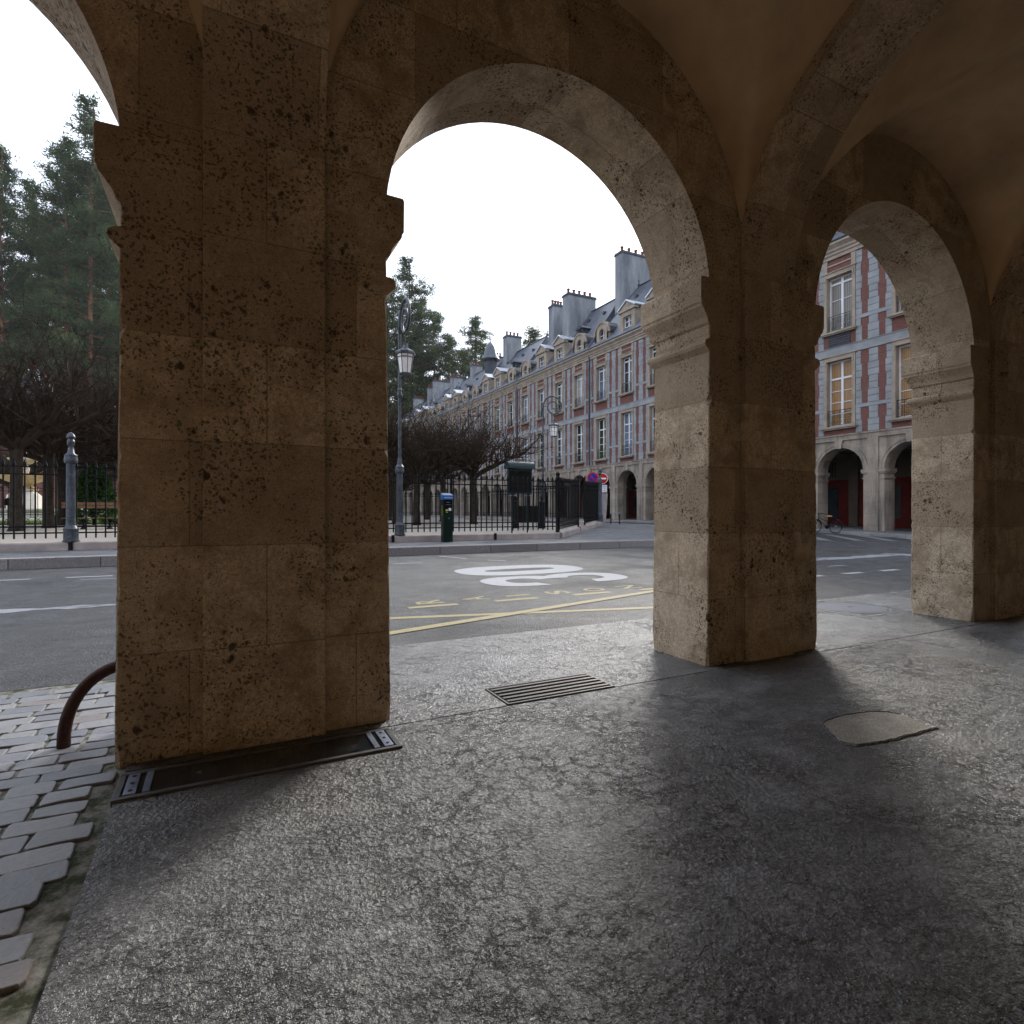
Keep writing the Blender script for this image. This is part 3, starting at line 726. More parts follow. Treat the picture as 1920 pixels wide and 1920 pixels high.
def make_pavilion():
    t = thing('brick_pavilion', (0, 0, 0), 'x', 'building')
    Z0 = -.6
    # --- arcade storey
    mb = MB(); r = 1.30; zs = 3.60; zt = 5.30; th = .93
    for c in CB:
        arch_piece(mb, c-BW/2, c+BW/2, c, r, zs, zt, 0, th, 18)
    for k in range(NB+1):
        x0 = CB[k-1]+r if k else 0; x1 = CB[k]-r if k < NB else PW
        mb.loft([[(x0, 0, Z0), (x1, 0, Z0), (x1, th, Z0), (x0, th, Z0)], [(x0, 0, zs), (x1, 0, zs), (x1, th, zs), (x0, th, zs)]], cap1=False)
    ar = mb.build('arcade', M['arcade_far'], t)
    mb = MB()
    for k in range(NB+1):
        x0 = CB[k-1]+r if k else 0; x1 = CB[k]-r if k < NB else PW
        xm = (x0+x1)/2 if 0 < k < NB else (0 if k == 0 else PW); hw = .27
        if k == 0: mb.box(0, .27, -.09, .0, Z0, 5.30)
        elif k == NB: mb.box(PW-.27, PW, -.09, .0, Z0, 5.30)
        else: mb.box(xm-.27, xm+.27, -.09, .0, Z0, 5.30)
        # imposts either side of the pilaster
        for (a, b) in ((x0-.09, xm-.272), (xm+.272, x1+.09)):
            if b-a < .05: continue
            mb.box(a, b, -.07, th+.05, zs-.17, zs+.01); mb.box(a+.03, b-.03, -.04, th+.03, zs-.24, zs-.172); mb.box(a+.04, b-.04, -.03, th+.02, zs-.52, zs-.45)
    mb.box(0, PW, -.08, .3, 5.302, 5.56); mb.box(0, PW, -.13, .3, 5.562, 5.64)
    for c in CB:
        for k in range(20):
            a0 = PI*k/20; a1 = PI*(k+1)/20
            def P(rr_, a): return (c + rr_*math.cos(a), zs + rr_*math.sin(a))
            for ra, rb, yf in ((r+.003, r+.14, -.035), (r+.142, r+.26, -.06)):
                p = [P(ra, a0), P(rb, a0), P(rb, a1), P(ra, a1)]
                mb.add([(p[0][0], yf, p[0][1]), (p[1][0], yf, p[1][1]), (p[2][0], yf, p[2][1]), (p[3][0], yf, p[3][1]), (p[1][0], 0, p[1][1]), (p[2][0], 0, p[2][1]), (p[0][0], 0, p[0][1]), (p[3][0], 0, p[3][1])],
                       [(0, 3, 2, 1), (1, 2, 5, 4), (0, 6, 7, 3)])
        mb.prism_y([(c-.15, zs+r-.04), (c+.15, zs+r-.04), (c+.22, 5.299), (c-.22, 5.299)], -.12, .05)
    mb.build('arcade_mouldings', M['arcade_far'], ar)
    # gallery behind the arches
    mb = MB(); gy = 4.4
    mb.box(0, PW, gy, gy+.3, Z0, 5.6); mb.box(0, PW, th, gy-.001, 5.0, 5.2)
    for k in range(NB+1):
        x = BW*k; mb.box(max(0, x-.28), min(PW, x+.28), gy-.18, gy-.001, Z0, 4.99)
    gl = mb.build('gallery_wall', M['shade_plaster'], t)
    for c in CB:
        mb = MB(); mb.box(c-1.5, c+1.5, gy-.07, gy-.002, .2, 3.35); mb.box(c-.06, c+.06, gy-.1, gy-.071, .2, 3.2)
        d = mb.build('shopfront', M['shop_red'], gl)
        mb = MB(); mb.box(c-.85, c-.12, gy-.085, gy-.0705, 1.0, 2.9); mb.box(c+.12, c+.85, gy-.085, gy-.0705, .9, 2.9); mb.build('pane', M['glass'], d)
        mb = MB()
        for q in range(9): mb.box(c-.72+q*.18-.012, c-.72+q*.18+.012, gy-.20, gy-.17, 3.5, 4.5)
        for zz in (3.6, 4.0, 4.4): mb.box(c-.8, c+.8, gy-.169, gy-.14, zz, zz+.03)
        mb.build('grille', M['iron'], d)
    # --- brick wall with openings
    mb = MB(); ZB, ZTp = 5.45, 16.0
    zz = [5.45, 6.12, 9.86, 11.5, 14.65, 16.0]
    xs = [0]
    for c in CB: xs += [c-WH, c+WH]
    xs.append(PW)
    for i in range(len(xs)-1):
        for j in range(5):
            if i % 2 == 1 and j in (1, 3): continue
            mb.quad((xs[i], 0, zz[j]), (xs[i+1], 0, zz[j]), (xs[i+1], 0, zz[j+1]), (xs[i], 0, zz[j+1]))
    mb.box(0, PW, 9.4, 9.7, -.6, 16.0)
    mb.quad((0, .3, -.6), (0, 9.4, -.6), (0, 9.4, 16), (0, .3, 16)); mb.quad((PW, .3, -.6), (PW, 9.4, -.6), (PW, 9.4, 16), (PW, .3, 16))
    mb.quad((0, 0, 5.45), (0, .3, 5.45), (0, .3, 16), (0, 0, 16)); mb.quad((PW, 0, 5.45), (PW, .3, 5.45), (PW, .3, 16), (PW, 0, 16))
    mb.build('brick_wall', M['brick'], t)
    # --- dressed stone: toothed quoins, window surrounds, bands
    mb = MB(); tb = MB()
    segs = [(5.66, 7.0), (7.2, 10.08), (10.62, 11.85), (12.05, 15.62)]
    bh = .372
    def chain(x0, x1, tl, tr):
        for a, b in segs:
            n = max(1, round((b-a)/bh)); h = (b-a)/n
            for k in range(n):
                big = (k % 4) in (0, 1)
                beveled_block(mb, x0-(tl if big else 0), x1+(tr if big else 0), a+h*k, a+h*(k+1), -.035)
    for c in CB:
        chain(c-WH-.18-.28, c-WH-.19, .055, 0); chain(c+WH+.19, c+WH+.18+.28, 0, .055)
    for k in range(NB+1):
        x = BW*k
        chain(max(0, x-.235), min(PW, x+.235), .055 if k else 0, .055 if k < NB else 0)
    for (a, b, yf) in ((7.005, 7.195, -.04), (11.855, 12.045, -.04)):
        e = [0] + [v for c in CB for v in (c-WH-.185, c+WH+.185)] + [PW]
        for i in range(0, len(e), 2): mb.box(e[i], e[i+1], yf, .02, a, b)
    mb.box(0, PW, -.05, .02, 10.12, 10.58); mb.box(0, PW, -.085, .02, 10.582, 10.615)
    mb.build('stone_quoins', M['quoin'], t)
    for c in CB:
        for z0, z1, hood in ((6.12, 9.86, 0), (11.5, 14.65, 1)):
            w = WH
            tb.box(c-w-.18, c-w, -.07, .34, z0, z1); tb.box(c+w, c+w+.18, -.07, .34, z0, z1)
            tb.box(c-w-.18, c+w+.18, -.075, .34, z1+.002, z1+.24); tb.box(c-w-.26, c+w+.26, -.13, .02, z1+.242, z1+.30)
            tb.box(c-w-.10, c-w-.02, -.12, -.07, z1-.2, z1+.1); tb.box(c+w+.02, c+w+.10, -.12, -.07, z1-.2, z1+.1)
            tb.box(c-w-.30, c+w+.30, -.26, .36, z0-.10, z0-.001); tb.box(c-w-.24, c+w+.24, -.19, .02, z0-.17, z0-.102)
            if hood:
                tb.box(c-w-.2, c-w+.04, -.08, .02, z1+.302, 15.62); tb.box(c+w-.04, c+w+.2, -.08, .02, z1+.302, 15.62)
                tb.box(c-w+.042, c+w-.042, -.05, .02, z1+.62, z1+.70)
    tb.build('window_surrounds', M['trim'], t)
    # --- windows with railings, floor by floor
    for c in CB:
        window_parts(t, c, 6.12, 9.86, 4, .98, (M['glass'],), True)
        window_parts(t, c, 11.5, 14.65, 3, .35, (M['glass'],), False)
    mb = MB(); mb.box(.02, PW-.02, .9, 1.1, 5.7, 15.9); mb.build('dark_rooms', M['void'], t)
    # --- cornice
    mb = MB()
    prof = [(-.02, 15.64), (-.10, 15.64), (-.10, 15.82), (-.16, 15.86), (-.16, 15.98), (-.24, 16.06), (-.24, 16.16), (-.36, 16.30), (-.42, 16.34), (-.42, 16.46), (-.02, 16.5)]
    mb.prism_x(prof, 0, PW); 
    mb.prism_x([(.3, 15.9), (-.0, 15.9), (-.0, 16.5), (.3, 16.5)], 0, PW)
    mb.build('cornice', M['trim'], t)
    # --- roof: steep slates, hipped ends, lead ridge and finials
    e0, e1, zr_, ze = -.34, 9.9, 23.0, 16.51; ym = 4.8; hip = 1.3
    mb = MB(); A = (0, e0, ze); B = (PW, e0, ze); Cc = (PW, e1, ze); D = (0, e1, ze); E = (hip, ym, zr_); F = (PW-hip, ym, zr_)
    mb.add([A, B, Cc, D, E, F], [(0, 1, 5, 4), (2, 3, 4, 5), (1, 2, 5), (3, 0, 4), (0, 3, 2, 1)])
    rf = mb.build('roof', M['slate'], t)
    mb = MB(); mb.tube([(hip, ym, zr_+.03), (PW-hip, ym, zr_+.03)], .09, 6); mb.tube([A, E], .07, 5); mb.tube([B, F], .07, 5)
    mb.tube([(0, e0-.04, ze+.02), (PW, e0-.04, ze+.02)], .09, 6)
    mb.build('ridge_lead', M['lead'], rf)
    for x in (hip, PW-hip):
        mb = MB(); mb.lathe([(.12, zr_), (.16, zr_+.15), (.05, zr_+.4), (.09, zr_+.55), (.02, zr_+.7), (.01, zr_+1.35)], x, ym, 8); mb.build('finial', M['lead'], rf)
    slope = (zr_-ze)/(ym-e0)
    # skylight dots and small lead dormers high on the roof
    for x in (CB[0]+BW*.5, CB[2]+BW*.5):
        mb = MB(); y0 = e0 + (18.9-ze)/slope; mb.box(x-.45, x+.45, y0-.15, y0+1.3, 18.75, 19.8)
        lu = mb.build('roof_dormer', M['lead'], rf)
        mb = MB(); mb.prism_y([(x-.7, 19.8), (x+.7, 19.8), (x+.45, 20.05), (x-.45, 20.05)], y0-.4, y0+1.6); mb.build('cap', M['lead'], lu)
        mb = MB(); mb.box(x-.3, x+.3, y0-.165, y0-.152, 18.95, 19.65); mb.build('pane', M['glass'], lu)
    for x in (2.6, 5.2, 9.6, 12.3):
        mb = MB(); zz_ = 21.3; y0 = e0 + (zz_-ze)/slope; mb.box(x-.14, x+.14, y0-.16, y0+.25, zz_-.05, zz_+.22); mb.build('roof_vent', M['lead'], rf)
    # --- stone dormers: round, pediment, pediment, round
    for k, c in enumerate(CB):
        yf = .02
        if k in (1, 2):
            mb = MB(); hw = .98
            for s in (-1, 1): mb.box(c+s*.78-.22, c+s*.78+.22, yf, yf+.3, 16.5, 18.55)
            mb.box(c-.56, c+.56, yf, yf+.3, 18.15, 18.55); mb.box(c-.56, c+.56, yf+.003, yf+.3, 16.5, 16.8)
            mb.box(c-1.12, c+1.12, yf-.14, yf+.36, 18.552, 18.75)
            mb.prism_y([(c-1.10, 18.752), (c+1.10, 18.752), (c, 19.42)], yf-.02, yf+.30)
            mb.prism_x([(yf+.3, 16.5), (yf+2.0, 18.6), (yf+.3, 18.6)], c-1.0, c-.72); mb.prism_x([(yf+.3, 16.5), (yf+2.0, 18.6), (yf+.3, 18.6)], c+.72, c+1.0)
            dm = mb.build('dormer', M['trim'], t)
            mb = MB()
            for s in (-1, 1):
                mb.prism_y([(c+s*1.16, 18.755), (c+s*1.22, 18.84), (c, 19.56), (c, 19.44)][::s], yf-.16, yf+2.3)
            mb.build('pediment_roof', M['zinc'], dm)
            window_small = MB(); window_small.box(c-.56, c-.50, yf+.2, yf+.26, 16.8, 18.15); window_small.box(c+.50, c+.56, yf+.2, yf+.26, 16.8, 18.15); window_small.box(c-.035, c+.035, yf+.2, yf+.26, 16.8, 18.15)
            for zz_ in (16.8, 17.25, 17.7, 18.09): window_small.box(c-.5, c-.036, yf+.21, yf+.25, zz_, zz_+.05); window_small.box(c+.036, c+.5, yf+.21, yf+.25, zz_, zz_+.05)
            wf = window_small.build('window', M['white_paint'], dm)
            mb = MB(); mb.box(c-.56, c+.56, yf+.262, yf+.28, 16.8, 18.15); mb.build('pane', M['glass'], wf)
        else:
            mb = MB(); n = 14; zc = 17.55; Rr = 1.0
            outer = [(c-Rr, 16.5)] + [(c+Rr*math.cos(PI-PI*q/n), zc+Rr*math.sin(PI*q/n)) for q in range(n+1)] + [(c+Rr, 16.5)]
            # front ring with an oval opening
            m_ = len(outer); 
            inn = []
            for (x, z) in outer:
                a = math.atan2(z-17.5, x-c); inn.append((c+.46*math.cos(a), 17.5+.56*math.sin(a)))
            for q in range(m_):
                w_ = (q+1) % m_
                mb.quad((outer[q][0], yf, outer[q][1]), (outer[w_][0], yf, outer[w_][1]), (inn[w_][0], yf, inn[w_][1]), (inn[q][0], yf, inn[q][1]))
                mb.quad((inn[q][0], yf, inn[q][1]), (inn[w_][0], yf, inn[w_][1]), (inn[w_][0], yf+.25, inn[w_][1]), (inn[q][0], yf+.25, inn[q][1]))
            mb.prism_x([(yf, 16.5), (yf+1.9, 18.3), (yf, 18.3)], c-Rr, c-Rr+.2); mb.prism_x([(yf, 16.5), (yf+1.9, 18.3), (yf, 18.3)], c+Rr-.2, c+Rr)
            for q in range(n):
                a0, a1 = PI*q/n, PI*(q+1)/n
                p = [(c+rr_*math.cos(a), zc+rr_*math.sin(a)) for rr_, a in ((Rr+.002, a0), (Rr+.15, a0), (Rr+.15, a1), (Rr+.002, a1))]
                mb.add([(x, yf-.08, z) for x, z in p]+[(x, yf+.2, z) for x, z in p], [(0, 3, 2, 1), (1, 2, 6, 5), (0, 4, 7, 3)])
            dm = mb.build('dormer', M['trim'], t)
            mb = MB(); rings = []
            for yy in (yf+.12, yf+2.9): rings.append([(c+(Rr+.17)*math.cos(PI*q/n), yy, zc+(Rr+.17)*math.sin(PI*q/n)) for q in range(n+1)])
            for q in range(n): mb.quad(rings[0][q], rings[0][q+1], rings[1][q+1], rings[1][q])
            mb.build('barrel_roof', M['lead'], dm)
            mb = MB(); mb.box(c-.47, c+.47, yf+.252, yf+.27, 16.9, 18.1); mb.build('pane', M['glass'], dm)
            mb = MB(); mb.box(c-.025, c+.025, yf+.2, yf+.25, 16.94, 18.06); mb.box(c-.46, c+.46, yf+.205, yf+.245, 17.475, 17.525); mb.build('glazing_bars', M['white_paint'], dm)
    # --- drainpipe on the party line
    mb = MB(); mb.tube([(.06, -.13, 5.7), (.06, -.13, 16.1)], .075, 8)
    for z in (7.5, 10.3, 13, 15.5): mb.lathe([(.1, z), (.1, z+.12)], .06, -.13, 8)
    mb.build('drainpipe', M['lead'], t)
    return t
def chimney(par, x0, x1, y0, y1, z0, z1, pots):
    mb = MB(); mb.box(x0, x1, y0, y1, z0, z1)
    ch = mb.build('chimney', M['render'], par)
    mb = MB(); mb.box(x0-.09, x1+.09, y0-.09, y1+.09, z1+.001, z1+.12); mb.box(x0-.04, x1+.04, y0-.04, y1+.04, z1+.121, z1+.24); mb.build('cap', M['lead'], ch)
    for k in range(pots):
        q = (k+.5)/pots; mb = MB()
        x, y = ((x0+x1)/2, y0+(y1-y0)*q) if y1-y0 > x1-x0 else (x0+(x1-x0)*q, (y0+y1)/2)
        mb.lathe([(.17, z1+.24), (.19, z1+.3), (.14, z1+.4), (.13, z1+.72), (.17, z1+.74), (.17, z1+.84)], x, y, 8)
        mb.build('chimney_pot', M['pot'], ch)
    return ch
FXX = 31.0
proto = make_pavilion()
# (far end Y, stretch, label, chimneys as (Y, X0, X1, thickness, top z, pots))
rows = [
 (29.5, 1.02, 'brick and stone pavilion nearest the viewer, right, with ochre shutters in its windows', [(28.6, 34.4, 37.2, 1.1, 26.0, 4)]),
 (44.5, 1.0, 'brick and stone pavilion left of the middle pillar with a tall chimney at its end', [(44.3, 34.2, 38.4, 1.1, 26.2, 5), (33.0, 33.2, 36, 1.0, 24.6, 4)]),
 (59.2, 1.0, 'brick and stone pavilion behind the farther hooked lamp, with a broad five-pot chimney', [(51.6, 32.8, 36.3, 1.2, 24.4, 5), (56.6, 34.0, 35.5, 1.2, 25.0, 4)]),
 (73.9, 1.0, 'brick and stone pavilion half hidden by bare twigs, with one tall square chimney', [(69.2, 34.3, 36.5, 1.2, 25.0, 4)]),
 (88.6, 1.0, 'pavilion in the far half of the row with a small bell-roofed roof turret', [(76.6, 34.9, 37.4, 1.1, 24.2, 5), (83.0, 35.2, 36.9, 1.0, 24.3, 3)]),
 (103.3, 1.0, 'last but one pavilion of the receding brick row, with wide chimney stacks', [(90.3, 34.6, 36.6, 1.0, 23.9, 3), (97.2, 33.9, 37.2, 1.2, 24.6, 5), (101.5, 34.3, 36, 1, 24.2, 4)]),
 (118.0, 1.0, 'farthest pavilion of the receding brick row behind the twigs', [(112.0, 34.8, 36.8, 1.0, 24.2, 4)]),
]
pavs = []
for i, (yf, sx, lab, chs) in enumerate(rows):
    o = proto if i == 0 else copy_tree(proto)
    o.location = (FXX, yf, 0); o.rotation_euler = (0, 0, -PI/2); o.scale = (sx, 1, 1)
    o['label'] = lab; o['group'] = 'brick pavilions of the square'
    pavs.append(o)
backs = []
for i in range(6):
    o = copy_tree(proto); o.location = (-59.2 + i*14.7, 119.0, -1.3)
    o['label'] = ['pavilion across the square at the left edge of the picture', 'slate-roofed pavilion across the square behind the fountain', 'far pavilion across the square seen through bare twigs left of the nearest pillar', 'far pavilion across the square hidden behind the nearest pillar', 'far pavilion across the square just left of the first lamp post', 'far pavilion closing the corner of the square'][i]
    o['group'] = 'pavilions across the square'; backs.append(o)
for o, (yf, sx, lab, chs) in zip(pavs, rows):
    for (Y, x0, x1, th, zt, n) in chs:
        s = (yf - Y)/sx
        chimney(o, s-th/2, s+th/2, x0-FXX, x1-FXX, 17.5, zt, n)
for i, o in enumerate(backs):
    chimney(o, 1.0, 3.6, 4.0, 5.2, 20, 24.0, 4); chimney(o, 9.0, 10.8, 4.2, 5.2, 20, 23.8, 3)
# the bell-roofed turret
tp = pavs[4]; s = 88.6-74.2; mb = MB(); cx_, cy_ = s, 34.4-FXX
mb.lathe([(.85, 19.5), (.85, 22.9), (1.0, 22.95), (1.0, 23.1)], cx_, cy_, 8); tr = mb.build('roof_turret', M['lead'], tp)
mb = MB(); mb.lathe([(1.45, 23.1), (1.3, 23.3), (.95, 23.9), (.78, 24.6), (.62, 25.1), (.3, 25.5), (.06, 25.75), (.03, 26.6)], cx_, cy_, 12); mb.build('bell_roof', M['slate'], tr, smooth=True)
# the nearest pavilion: ochre shutters below, curtains above, louvre under one sill
for ch in pavs[0].children:
    if ch.name.startswith('window') and ch.type == 'MESH' and len(ch.children) >= 2:
        zs_ = [v.co.z for v in ch.data.vertices]; low = min(zs_) < 8
        for g in ch.children:
            if g.name.startswith('pane'):
                g.data = g.data.copy(); g.data.materials[0] = M['shutter_wood'] if low else M['curtain']
c = CB[2]; mb = MB()
for k in range(5): mb.box(c-.62, c+.62, -.055, -.01, 10.66+k*.14, 10.75+k*.14)
mb.build('louvre', M['lead'], pavs[0])

# every pavilion has its own mix of curtains and panes with reflections painted in
rw = random.Random(12)
for o in pavs[1:] + backs:
    for ch in o.children:
        if not ch.name.startswith('window') or ch.type != 'MESH': continue
        for g in ch.children:
            if g.name.startswith('pane'):
                q = rw.random()
                nm = 'glass' if q < .34 else 'glass_green_reflection' if q < .58 else 'glass_blue_reflection' if q < .8 else 'sheer'
                g.material_slots[0].link = 'OBJECT'; g.material_slots[0].material = M[nm]
# ------------------------------------------------------------------ railings round the square
def fence_run(name, ax, ay, bx, by, label, posts=(), step=.21, gap=False):
    L = math.hypot(bx-ax, by-ay); n = max(2, round(L/step)); ang = math.atan2(by-ay, bx-ax)
    t = thing(name, (ax, ay, zp(ay)), label, 'fence', ang, 'iron railings round the square')
    zl = lambda s: zp(ay + math.sin(ang)*s) - zp(ay)
    cuts = [0] + [(L/6)*k for k in range(1, 6)] + [L]
    for zz, r in ((.60, .019), (.44, .019), (1.93, .019), (2.12, .017)):
        mb = MB()
        for a, b in zip(cuts, cuts[1:]): mb.loft([[(a, -r, zl(a)+zz-r), (a, r, zl(a)+zz-r), (a, r, zl(a)+zz+r), (a, -r, zl(a)+zz+r)], [(b, -r, zl(b)+zz-r), (b, r, zl(b)+zz-r), (b, r, zl(b)+zz+r), (b, -r, zl(b)+zz+r)]])
        mb.build('rail', M['iron'], t)
    def bar(s):
        mb = MB(); z = zl(s); w = .0165
        mb.loft([[(s-q, -q, z+h), (s+q, -q, z+h), (s+q, q, z+h), (s-q, q, z+h)] for q, h in ((w, .30), (w, 2.12), (.026, 2.135), (.036, 2.17), (.020, 2.24), (.002, 2.32))])
        return mb
    if n <= 100:
        for k in range(n+1): bar(k*L/n).build('bar', M['iron'], t)
    else:
        order = list(range(n+1)); near = sorted(order, key=lambda k: (ax+math.cos(ang)*k*L/n-0)**2 + (ay+math.sin(ang)*k*L/n)**2)[:99]
        rest = MB(); far = False
        for k in order:
            if k in near: bar(k*L/n).build('bar', M['iron'], t)
            else:
                b = bar(k*L/n); rest.add(b.v, b.f); far = True
        if far: tag(rest.build('far_bars', M['iron'], t), kind='stuff')
    for s in posts:
        mb = MB(); z = zl(s); q = .035
        mb.box(s-q, s+q, -q, q, z+.0, z+2.2); mb.lathe([(.05, z+2.2), (.06, z+2.25), (.03, z+2.32), (.055, z+2.4), (.005, z+2.52)], s, 0, 8)
        mb.build('post', M['iron'], t)
    return t
def plinth(name, pts, label):
    mb = MB()
    for (ax, ay), (bx, by) in zip(pts, pts[1:]):
        d = Vector((bx-ax, by-ay)).normalized(); n = Vector((-d.y, d.x))
        def ring(x, y):
            z = zp(y); o = []
            for off, dz in ((-.17, -.1), (-.17, .165), (-.155, .195), (-.10, .21), (.10, .21), (.155, .195), (.17, .165), (.17, -.1)):
                o.append((x+n.x*off, y+n.y*off, z+dz))
            return o
        m_ = max(1, int(math.hypot(bx-ax, by-ay)/1.5))
        mb.loft([ring(ax+(bx-ax)*k/m_, ay+(by-ay)*k/m_) for k in range(m_+1)])
    return tag(mb.build(name, M['plinth']), label, 'low wall', 'stone plinths under the railings')
FY = 18.35
fence_run('iron_railing', -8.6, FY, 11.3, FY, 'long black spiked iron railing parallel to the road', posts=(3.2, 15.63, 19.88))
fence_run('iron_railing', 11.4, FY+.08, 14.1, FY+.08+2.7, 'black railing cut across the corner, left of the gate gap', posts=(0.02, 3.8))
fence_run('iron_railing', 15.1, 22.1, 18.1, 25.1, 'black railing cut across the corner, right of the gate gap under the round signs', posts=(0.02, 4.2))
fence_run('iron_railing', 18.15, 25.2, 18.15, 44, 'black railing running away from the corner beside the far street', step=.30)
fence_run('iron_railing', 16.9, 46.0, -14.0, 46.0, 'distant dark railing on the far side of the gravel', step=.36)
plinth('stone_plinth', [(-30, FY), (11.3, FY)], 'long pinkish stone plinth under the roadside railing')
plinth('stone_plinth', [(11.35, FY+.04), (14.15, FY+.04+2.8)], 'short pinkish plinth turning the corner left of the gate gap')
plinth('stone_plinth', [(15.05, 22.05), (18.1, 25.1)], 'short pinkish plinth right of the gate gap below the no entry sign')
plinth('stone_plinth', [(18.15, 25.3), (18.15, 44)], 'pale plinth running away along the far street side of the square')
for i, (x, y) in enumerate([(-3.45, FY-.185), (4.95, FY-.185), (8.62, FY-.185), (13.95, FY+2.45)]):
    mb = MB(); mb.box(-.045, .045, -.02, .02, -.02, .235)
    o = mb.build('plinth_strap', M['iron'], loc=(x, y, zp(y))); tag(o, 'black iron strap on the front of the stone plinth', 'bracket', 'straps on the plinth')
# gate posts and low black gate in the corner, seen through the railing
gt = thing('park_gate', (12.3, 23.7, zp(23.7)), 'low black gate between two thick iron posts behind the corner railing', 'gate', R(-20))
for s in (0, 1.25):
    mb = MB(); mb.lathe([(.17, -.02), (.17, .22), (.13, .26), (.125, 1.18), (.16, 1.2), (.16, 1.25), (.07, 1.28), (.06, 1.36), (.10, 1.42), (.085, 1.5), (.03, 1.56)], s, 0, 14); mb.build('gate_post', M['iron'], gt)
mb = MB(); mb.box(.14, 1.11, -.03, .03, .3, 1.05); mb.build('leaf', M['iron'], gt)
mb = MB()
for k in range(5): mb.box(.26+k*.18-.012, .26+k*.18+.012, -.02, .02, .02, .3)
mb.box(.2, 1.05, -.016, .016, .06, .1); mb.build('lower_bars', M['iron'], gt)
# notice board
nb = thing('notice_board', (10.35, 19.6, zp(19.6)), 'dark green notice board with a rounded roof on thin legs behind the railing', 'notice board')
for s in (-.34, .34):
    mb = MB(); mb.tube([(s, 0, -.02), (s, 0, 1.9)], .03, 8); mb.build('leg', M['board_green'], nb)
mb = MB(); mb.box(-.53, .53, -.05, .05, 1.64, 2.62); pn = mb.build('panel', M['board_green'], nb, bevel=.01)
mb = MB(); mb.box(-.48, .48, -.056, -.051, 1.7, 2.52); mb.build('display', M['black'], pn)
mb = MB(); pr = [(-.24+.0, 2.60)] + [(-.24*math.cos(PI*k/10), 2.62+.26*math.sin(PI*k/10)) for k in range(11)] + [(.24, 2.60)]
mb.prism_x(pr, -.575, .575); mb.build('roof', M['board_green'], nb)
mb = MB(); mb.tube([(-.54, 0, 2.96), (.5, 0, 2.96)], .016, 6); mb.tube([(-.5, 0, 2.88), (-.5, 0, 2.96)], .012, 6); mb.tube([(.46, 0, 2.88), (.46, 0, 2.96)], .012, 6); mb.build('top_bar', M['lamp_iron'], nb)
for s in (-1, 1):
    mb = MB(); mb.tube([(s*.50, -.02, 1.57), (s*.22, -.02, 1.57), (s*.12, -.02, 1.53)], .014, 6); mb.build('bracket', M['steel'], nb)
# ------------------------------------------------------------------ lamp posts
def post_profile(): return [(.19, .0), (.19, .035), (.165, .04), (.165, .30), (.175, .33), (.115, .42), (.108, .5), (.102, 2.0), (.10, 2.02), (.14, 2.04), (.15, 2.1), (.14, 2.2), (.145, 2.24), (.10, 2.3), (.085, 2.32)]
def make_lamp():
    t = thing('street_lamp', (0, 0, 0), 'x', 'street lamp')
    mb = MB(); mb.lathe(post_profile() + [(.055, 2.6), (.05, 4.5), (.07, 4.52), (.09, 4.6), (.06, 4.72), (.075, 4.76), (.046, 4.85), (.046, 6.6)], 0, 0, 16); mb.build('pole', M['lamp_iron'], t, smooth=False)
    # crozier: round hook then inner volute (in the local xz plane, arm towards +x)
    pts = []; rad = []
    c = (.62, 6.95); n = 60
    for k in range(n+1):
        q = k/n; a = PI - q*2*PI*1.78; r = .62*(1-q)**.55*(.5+.5*(1-q)) + .085*q
        pts.append((c[0]+r*math.cos(a)*1.0 + .0, 0, c[1]+r*math.sin(a)*1.12)); rad.append(.050 - .018*q)
    pts = [(0, 0, 6.58)] + pts; rad = [.046] + rad
    mb = MB(); mb.tube(pts, rad, 8); hk = mb.build('crozier', M['lamp_iron'], t, smooth=True)
    mb = MB(); mb.tube([(0, 0, 6.95), (.22, 0, 6.95)], .018, 6); mb.build('stay', M['lamp_iron'], hk)
    lx = .66; zt = 5.98; ls = 1.12
    mb = MB(); mb.tube([(lx, 0, 6.36), (lx, 0, zt+.1)], .016, 6); mb.build('hanger', M['lamp_iron'], t)
    ln = MB(); ln.lathe([(.02, zt+.16), (.07, zt+.15), (.075, zt+.08), (.12, zt-.02), (.14, zt-.04), (.30, zt-.12), (.32, zt-.15), (.32, zt-.21), (.28, zt-.22)], lx, 0, 8)
    lt = ln.build('lantern', M['lamp_iron'], t)
    mb = MB(); mb.lathe([(.265, zt-.221), (.185, zt-.80)], lx, 0, 8); mb.build('glass', M['opal'], lt)
    mb = MB()
    for k in range(8):
        a = 2*PI*k/8; mb.tube([(lx+.27*math.cos(a), .27*math.sin(a), zt-.22), (lx+.19*math.cos(a), .19*math.sin(a), zt-.80)], .012, 4)
    mb.lathe([(.20, zt-.80), (.205, zt-.83), (.19, zt-.84)], lx, 0, 8); mb.lathe([(.262, zt-.30), (.268, zt-.30), (.262, zt-.33)], lx, 0, 8, cap=False)
    mb.build('cage', M['lamp_iron'], lt)
    return t
lamp = make_lamp(); lamp.location = (5.22, FY-.02, zp(FY)+.215); lamp.rotation_euler = (0, 0, R(-90)); lamp['label'] = 'grey crozier street lamp standing right beside the nearest pillar by the parking meter'; lamp['group'] = 'crozier street lamps'
l2 = copy_tree(lamp); l2.location = (17.1, 29.4, zp(29.4)+.05); l2.rotation_euler = (0, 0, R(-22)); l2['label'] = 'grey crozier street lamp farther off, in front of the brick facade'
